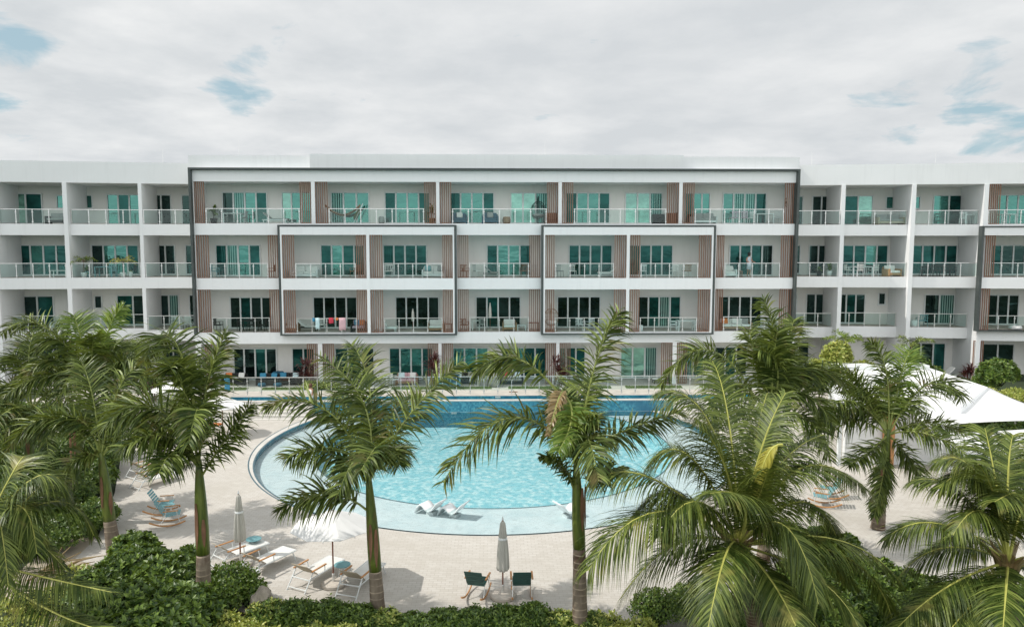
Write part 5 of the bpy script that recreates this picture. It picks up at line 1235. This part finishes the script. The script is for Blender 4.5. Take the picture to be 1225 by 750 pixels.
def umbrella(label, loc, open_=True, R=1.2, H=2.35, m='canvas', name='umbrella', seed=0, tilt=0):
    r = empty(name, loc, label, 'umbrella')
    part(MB().mat(M['base']).lathe([(.36, 0), (.38, .03), (.38, .10), (.34, .13), (.08, .15)], (0, 0, 0), 26), 'base', r, smooth=False)
    part(MB().mat(M['steel']).lathe([(.045, .13), (.045, .38), (.03, .40)], (0, 0, 0), 12), 'socket', r)
    part(MB().mat(M['pole']).tube([(0, 0, .14), (0, 0, H+.02)], .024, 10), 'pole', r)
    part(MB().mat(M['wmetal']).lathe([(.02, H), (.035, H+.04), (.02, H+.08), (.012, H+.13)], (0, 0, 0), 10), 'finial', r)
    if open_:
        n = 8; rows = []
        for i in range(8):
            f = i/7; row = []
            for j in range(n*6+1):
                a = 2*math.pi*j/(n*6); s_ = abs(math.sin(a*n/2))   # 0 on a rib, 1 between
                rr_ = R*f*math.cos(math.pi/n)/math.cos(((a+math.pi/n) % (2*math.pi/n))-math.pi/n)*1.04; z = H-.52*f**1.1-.03*s_*f*(1-f)*2
                row.append((math.cos(a)*rr_, math.sin(a)*rr_, z))
            rows.append(row)
        part(MB().mat(M[m]).sheet(rows), 'canopy', r, solid=.012)
        for j in range(n):
            a = 2*math.pi*j/n
            part(MB().mat(M['wmetal']).tube([(0, 0, H-.03), (math.cos(a)*R*.5, math.sin(a)*R*.5, H-.27), (math.cos(a)*R*1.01, math.sin(a)*R*1.01, H-.545)], .012, 5), 'rib', r)
    else:
        def wob(a, i): return 1+.16*math.sin(a*8+i*.25)+.06*math.sin(a*3+seed)
        part(MB().mat(M[m]).lathe([(.155, .85), (.175, .92), (.165, 1.2), (.145, 1.55), (.12, 1.82), (.10, 1.86), (.11, 1.9), (.07, H-.08), (.03, H-.01)], (0, 0, 0), 48, wob=wob), 'canopy', r, smooth=True)
        part(MB().mat(M['wmetal']).lathe([(.135, 1.80), (.138, 1.83), (.128, 1.86)], (0, 0, 0), 20), 'strap', r)
    return r
umbrella('open white umbrella over two sun loungers in front of the left royal palm', G(399, 700), True, 1.22, 2.42)
umbrella('closed cream umbrella between the two dark green rocking chairs', G(601.5, 714), False, H=2.38, m='cream')
umbrella('closed cream umbrella beside the leftmost sun loungers', G(288, 676), False, H=2.42, m='cream', seed=2)
umbrella('open white umbrella on the far left deck behind the palm, over a tan table', G(267, 520), True, 1.25, 2.2)
umbrella('open white umbrella farther back at the left, mostly hidden by the palm', G(205, 500), True, 1.2, 2.3)
side_table('round tan table under the far left open umbrella', G(257, 519), 'orange', .55, .42)
# in-pool loungers: S-shaped moulded seats
def pool_lounger(label, loc, rz):
    P_ = [(-.80, .66), (-.62, .54), (-.40, .30), (-.18, .17), (.02, .24), (.20, .38), (.36, .40), (.52, .26), (.64, .04)]
    g = [[(x, y, z) for x, z in P_] for y in (-.33, -.11, .11, .33)]
    r = empty('pool_lounger', loc, label, 'pool lounger', 'white moulded loungers on the pool shelf', rz)
    part(MB().mat(M['shell']).sheet(g), 'shell', r, solid=.05, smooth=True)
    part(MB().mat(M['shell']).prism([(-.35, -.2), (.05, -.2), (.05, .2), (-.35, .2)], -.02, .13), 'foot', r, bevel=.02)
    r.scale = (.82, .95, 1.0)
    return r
ZS = ZL-.30
pool_lounger('white moulded lounger on the pool shelf, left one of the touching pair', G(514, 614, ZS), R_(148))
pool_lounger('white moulded lounger on the pool shelf, right one of the touching pair', G(541, 617, ZS), R_(152))
pool_lounger('white moulded lounger on the pool shelf beside the sweeping palm trunk', G(682, 617, ZS), R_(30))
# garden spotlight
r = empty('garden_light', G(308, 697), 'small white garden spotlight by the rounded shrub at the deck edge', 'spotlight')
part(MB().mat(M['wmetal']).tube([(0, 0, -.1), (0, 0, .28)], .02, 6), 'stake', r); part(MB().mat(M['wmetal']).lathe([(.05, 0), (.09, .10), (.10, .16), (.02, .16)], (0, 0, .26), 14), 'lamp_head', r, smooth=True)
# --- white pavilion and sail canopies on the right
zr = 2.5
A = [on_z(x, y, zr) for x, y in ((987, 437), (1100, 436), (1182, 463), (1150, 487), (1000, 480))]
pv = empty('pavilion', (A[0].x, A[0].y, ZL), 'white flat-roofed pavilion behind the right palm, below the right wing', 'pavilion'); po = (A[0].x, A[0].y, ZL)
MB().mat(M['white']).prism([(p.x, p.y) for p in A], zr-.45, zr).build('roof', pv, po, bevel=.03)
cx_ = sum(p.x for p in A)/5; cy_ = sum(p.y for p in A)/5
MB().mat(M['canvas']).prism([(cx_+(p.x-cx_)*.82, cy_+(p.y-cy_)*.80) for p in A], zr+.002, zr+.05).build('roof_membrane', pv, po)
for k_, (x, y) in enumerate(((1020, 441), (1085, 440.5))):
    q = on_z(x, y, zr+.05); MB().mat(M['alu']).box((q.x-1.1, q.y-.5, zr+.06), (q.x+1.1, q.y+.5, zr+.30)).build('skylight', pv, po, bevel=.03)
for p in A: q = Vector((cx_+(p.x-cx_)*.92, cy_+(p.y-cy_)*.90, 0)); MB().mat(M['wmetal']).box((q.x-.08, q.y-.08, ZL), (q.x+.08, q.y+.08, zr-.45)).build('post', pv, po)
bw = [Vector((cx_+(p.x-cx_)*.75, cy_+(p.y-cy_)*.7, 0)) for p in A]
MB().mat(M['white']).box((A[4].x+.8, A[4].y+.5, ZL), (A[3].x+1.2, A[4].y+.8, zr-.46)).build('wall', pv, po)
for i in range(2): MB().mat(M['teak']).box((on_y(1058+i*9, 500, A[4].y+.3).x, A[4].y+.25, ZL), (on_y(1058+i*9, 500, A[4].y+.3).x+.16, A[4].y+.4, zr-.46)).build('wood_post', pv, po)
def sail(label, corners, sag, m='canvas', peak=0, posts=()):
    C_ = [on_z(x, y, z) for x, y, z in corners]; o_ = tuple(C_[0]); r = empty('sail_canopy', o_, label, 'canopy', 'white sail canopies')
    n = 14; g = []
    cen = sum(C_, Vector())/4
    for i in range(n+1):
        row = []
        for j in range(n+1):
            u, v = i/n, j/n
            p = C_[0]*(1-u)*(1-v)+C_[1]*(1-u)*v+C_[2]*u*v+C_[3]*u*(1-v)
            pull = .10*(4*v*(1-v)*(abs(2*u-1))**3+4*u*(1-u)*(abs(2*v-1))**3)
            p = p+(cen-p)*pull; p.z -= sag*16*u*(1-u)*v*(1-v); row.append(tuple(p))
        g.append(row)
    MB().mat(M[m]).sheet(g).build('fabric', r, o_, smooth=True, solid=.02)
    for k_ in posts:
        q = C_[k_]; MB().mat(M['wmetal']).tube([(q.x, q.y, ZL), (q.x, q.y, q.z+.1)], .06, 10).build('post', r, o_)
    return r
sail('large white sail canopy stretched from the pavilion roof to the right picture edge', ((1020, 462, 2.4), (1184, 464, 2.35), (1290, 503, 2.3), (1112, 510, 2.1)), .08, posts=(2,))
sail('lower white sail canopy nearer the camera at the right picture edge', ((1128, 518, 1.9), (1290, 508, 2.1), (1310, 560, 2.1), (1128, 548, 1.9)), .08, posts=(0,))
r = empty('planting_strip', G(1180, 530), 'green hedge strip seen between the two white sail canopies', 'hedge')
o_ = tuple(G(1180, 530)); mb = MB(); rnd = random.Random(3)
for x in range(1145, 1290, 14):
    p = on_z(x, 520, .6); leaf_cloud(mb, (p.x, p.y+1.2, .3), (.8, .7, .8), 420, .16, rnd, M['bushm'], 4)
mb.build('foliage', r, o_)
# ================================================================== LIGHT, SKY, CAMERA
W = bpy.data.worlds.new('World'); scene.world = W; W.use_nodes = True
nt = W.node_tree; bg = nt.nodes['Background']; bg.inputs[1].default_value = .1
SUN_EL = R_(50); SUN_AZ = R_(-91.5)     # azimuth measured from +Y towards +X: the sun stands on the left
sd = Vector((math.sin(SUN_AZ)*math.cos(SUN_EL), math.cos(SUN_AZ)*math.cos(SUN_EL), math.sin(SUN_EL)))
sky = nt.nodes.new('ShaderNodeTexSky'); sky.sky_type = 'NISHITA'; sky.sun_disc = False
sky.sun_elevation = SUN_EL; sky.sun_rotation = SUN_AZ
tc = nt.nodes.new('ShaderNodeTexCoord'); sx = nt.nodes.new('ShaderNodeSeparateXYZ'); nt.links.new(tc.outputs['Generated'], sx.inputs[0])
def mth(op, a, b_=None):
    n = nt.nodes.new('ShaderNodeMath'); n.operation = op
    for i, v in enumerate((a, b_)):
        if v is None: continue
        if isinstance(v, (int, float)): n.inputs[i].default_value = v
        else: nt.links.new(v, n.inputs[i])
    return n.outputs[0]
zz = mth('ADD', mth('MAXIMUM', sx.outputs[2], 0.0), .16)
cb = nt.nodes.new('ShaderNodeCombineXYZ')
nt.links.new(mth('DIVIDE', sx.outputs[0], zz), cb.inputs[0]); nt.links.new(mth('DIVIDE', sx.outputs[1], zz), cb.inputs[1]); cb.inputs[2].default_value = 3.7
def wn(scale, detail, rough, off=0, dist=0):
    n = nt.nodes.new('ShaderNodeTexNoise'); n.inputs['Scale'].default_value = scale; n.inputs['Detail'].default_value = detail
    n.inputs['Roughness'].default_value = rough; n.inputs['Distortion'].default_value = dist
    v = nt.nodes.new('ShaderNodeVectorMath'); v.operation = 'ADD'; v.inputs[1].default_value = (off, off*.7, 0)
    nt.links.new(cb.outputs[0], v.inputs[0]); nt.links.new(v.outputs[0], n.inputs['Vector']); return n.outputs[0]
n1 = wn(2.2, 9, .58, 2.3, .4); n2 = wn(1.9, 10, .58, 4.4, .12); n3 = wn(.35, 4, .5, 5.5)
dirv = nt.nodes.new('ShaderNodeVectorMath'); dirv.operation = 'NORMALIZE'; nt.links.new(tc.outputs['Generated'], dirv.inputs[0])
gaps = None     # the few blue gaps in the cloud deck
for (px, py, ra_, rb_, amt) in ((278, 94, .2, 3.2, .225), (18, 50, .3, 4.5, .235), (2, 140, .3, 4, .20), (1070, 126, .3, 4.2, .245), (1165, 108, .3, 4.2, .25), (1210, 150, .5, 5, .17)):
    v_ = ray(px, py).normalized(); dp = nt.nodes.new('ShaderNodeVectorMath'); dp.operation = 'DOT_PRODUCT'; dp.inputs[1].default_value = v_
    nt.links.new(dirv.outputs[0], dp.inputs[0])
    g_ = mth('MULTIPLY', ramp(nt, dp.outputs['Value'], math.cos(R_(rb_)), math.cos(R_(ra_))), amt)
    gaps = g_ if gaps is None else mth('MAXIMUM', gaps, g_)
cover = ramp(nt, mth('SUBTRACT', mth('ADD', n1, .10), gaps), .30, .42)
shade = ramp(nt, n2, .38, .66)
cloud = mix_rgb(nt, shade, (6.0, 6.3, 6.5), (8.0, 8.1, 8.1))
cloud = mix_rgb(nt, ramp(nt, n3, .3, .7), cloud, mix_rgb(nt, .5, cloud, (6.1, 6.35, 6.6)))
blue = mix_rgb(nt, .75, sky.outputs[0], (4.0, 5.5, 6.0))
skyc = mix_rgb(nt, cover, blue, cloud)
gain = mth('ADD', mth('MULTIPLY', mth('MAXIMUM', mth('MULTIPLY', sx.outputs[1], -1.0), 0.0), 1.15), 1.0)   # unseen sky behind the camera brightened to lift the facade
vm = nt.nodes.new('ShaderNodeVectorMath'); vm.operation = 'SCALE'; nt.links.new(skyc, vm.inputs[0]); nt.links.new(gain, vm.inputs['Scale'])
nt.links.new(vm.outputs[0], bg.inputs[0])
L = bpy.data.lights.new('Sun', 'SUN'); L.energy = 3.1; L.angle = R_(.6); L.color = (1, .95, .88)
lo = bpy.data.objects.new('Sun', L); COL.objects.link(lo); lo.rotation_euler = sd.to_track_quat('Z', 'Y').to_euler(); lo.location = (-30, 10, 40)
cam = bpy.data.cameras.new('Camera'); cam.sensor_width = 36; cam.lens = FPX/1225*36; cam.clip_end = 9000; cam.clip_start = .1
co = bpy.data.objects.new('Camera', cam); COL.objects.link(co); co.location = CAM
co.rotation_euler = Matrix((RGT, UPV, -FWD)).transposed().to_euler()
scene.camera = co
scene.view_settings.view_transform = 'Standard'; scene.view_settings.look = 'None'; scene.view_settings.exposure = .14; scene.view_settings.gamma = 1
scene.view_settings.use_curve_mapping = False
scene.render.engine = 'CYCLES'; c = scene.cycles
c.max_bounces = 7; c.diffuse_bounces = 3; c.glossy_bounces = 3; c.transparent_max_bounces = 16; c.transmission_bounces = 3
c.caustics_reflective = False; c.caustics_refractive = False; c.use_denoising = True; c.sample_clamp_indirect = 6
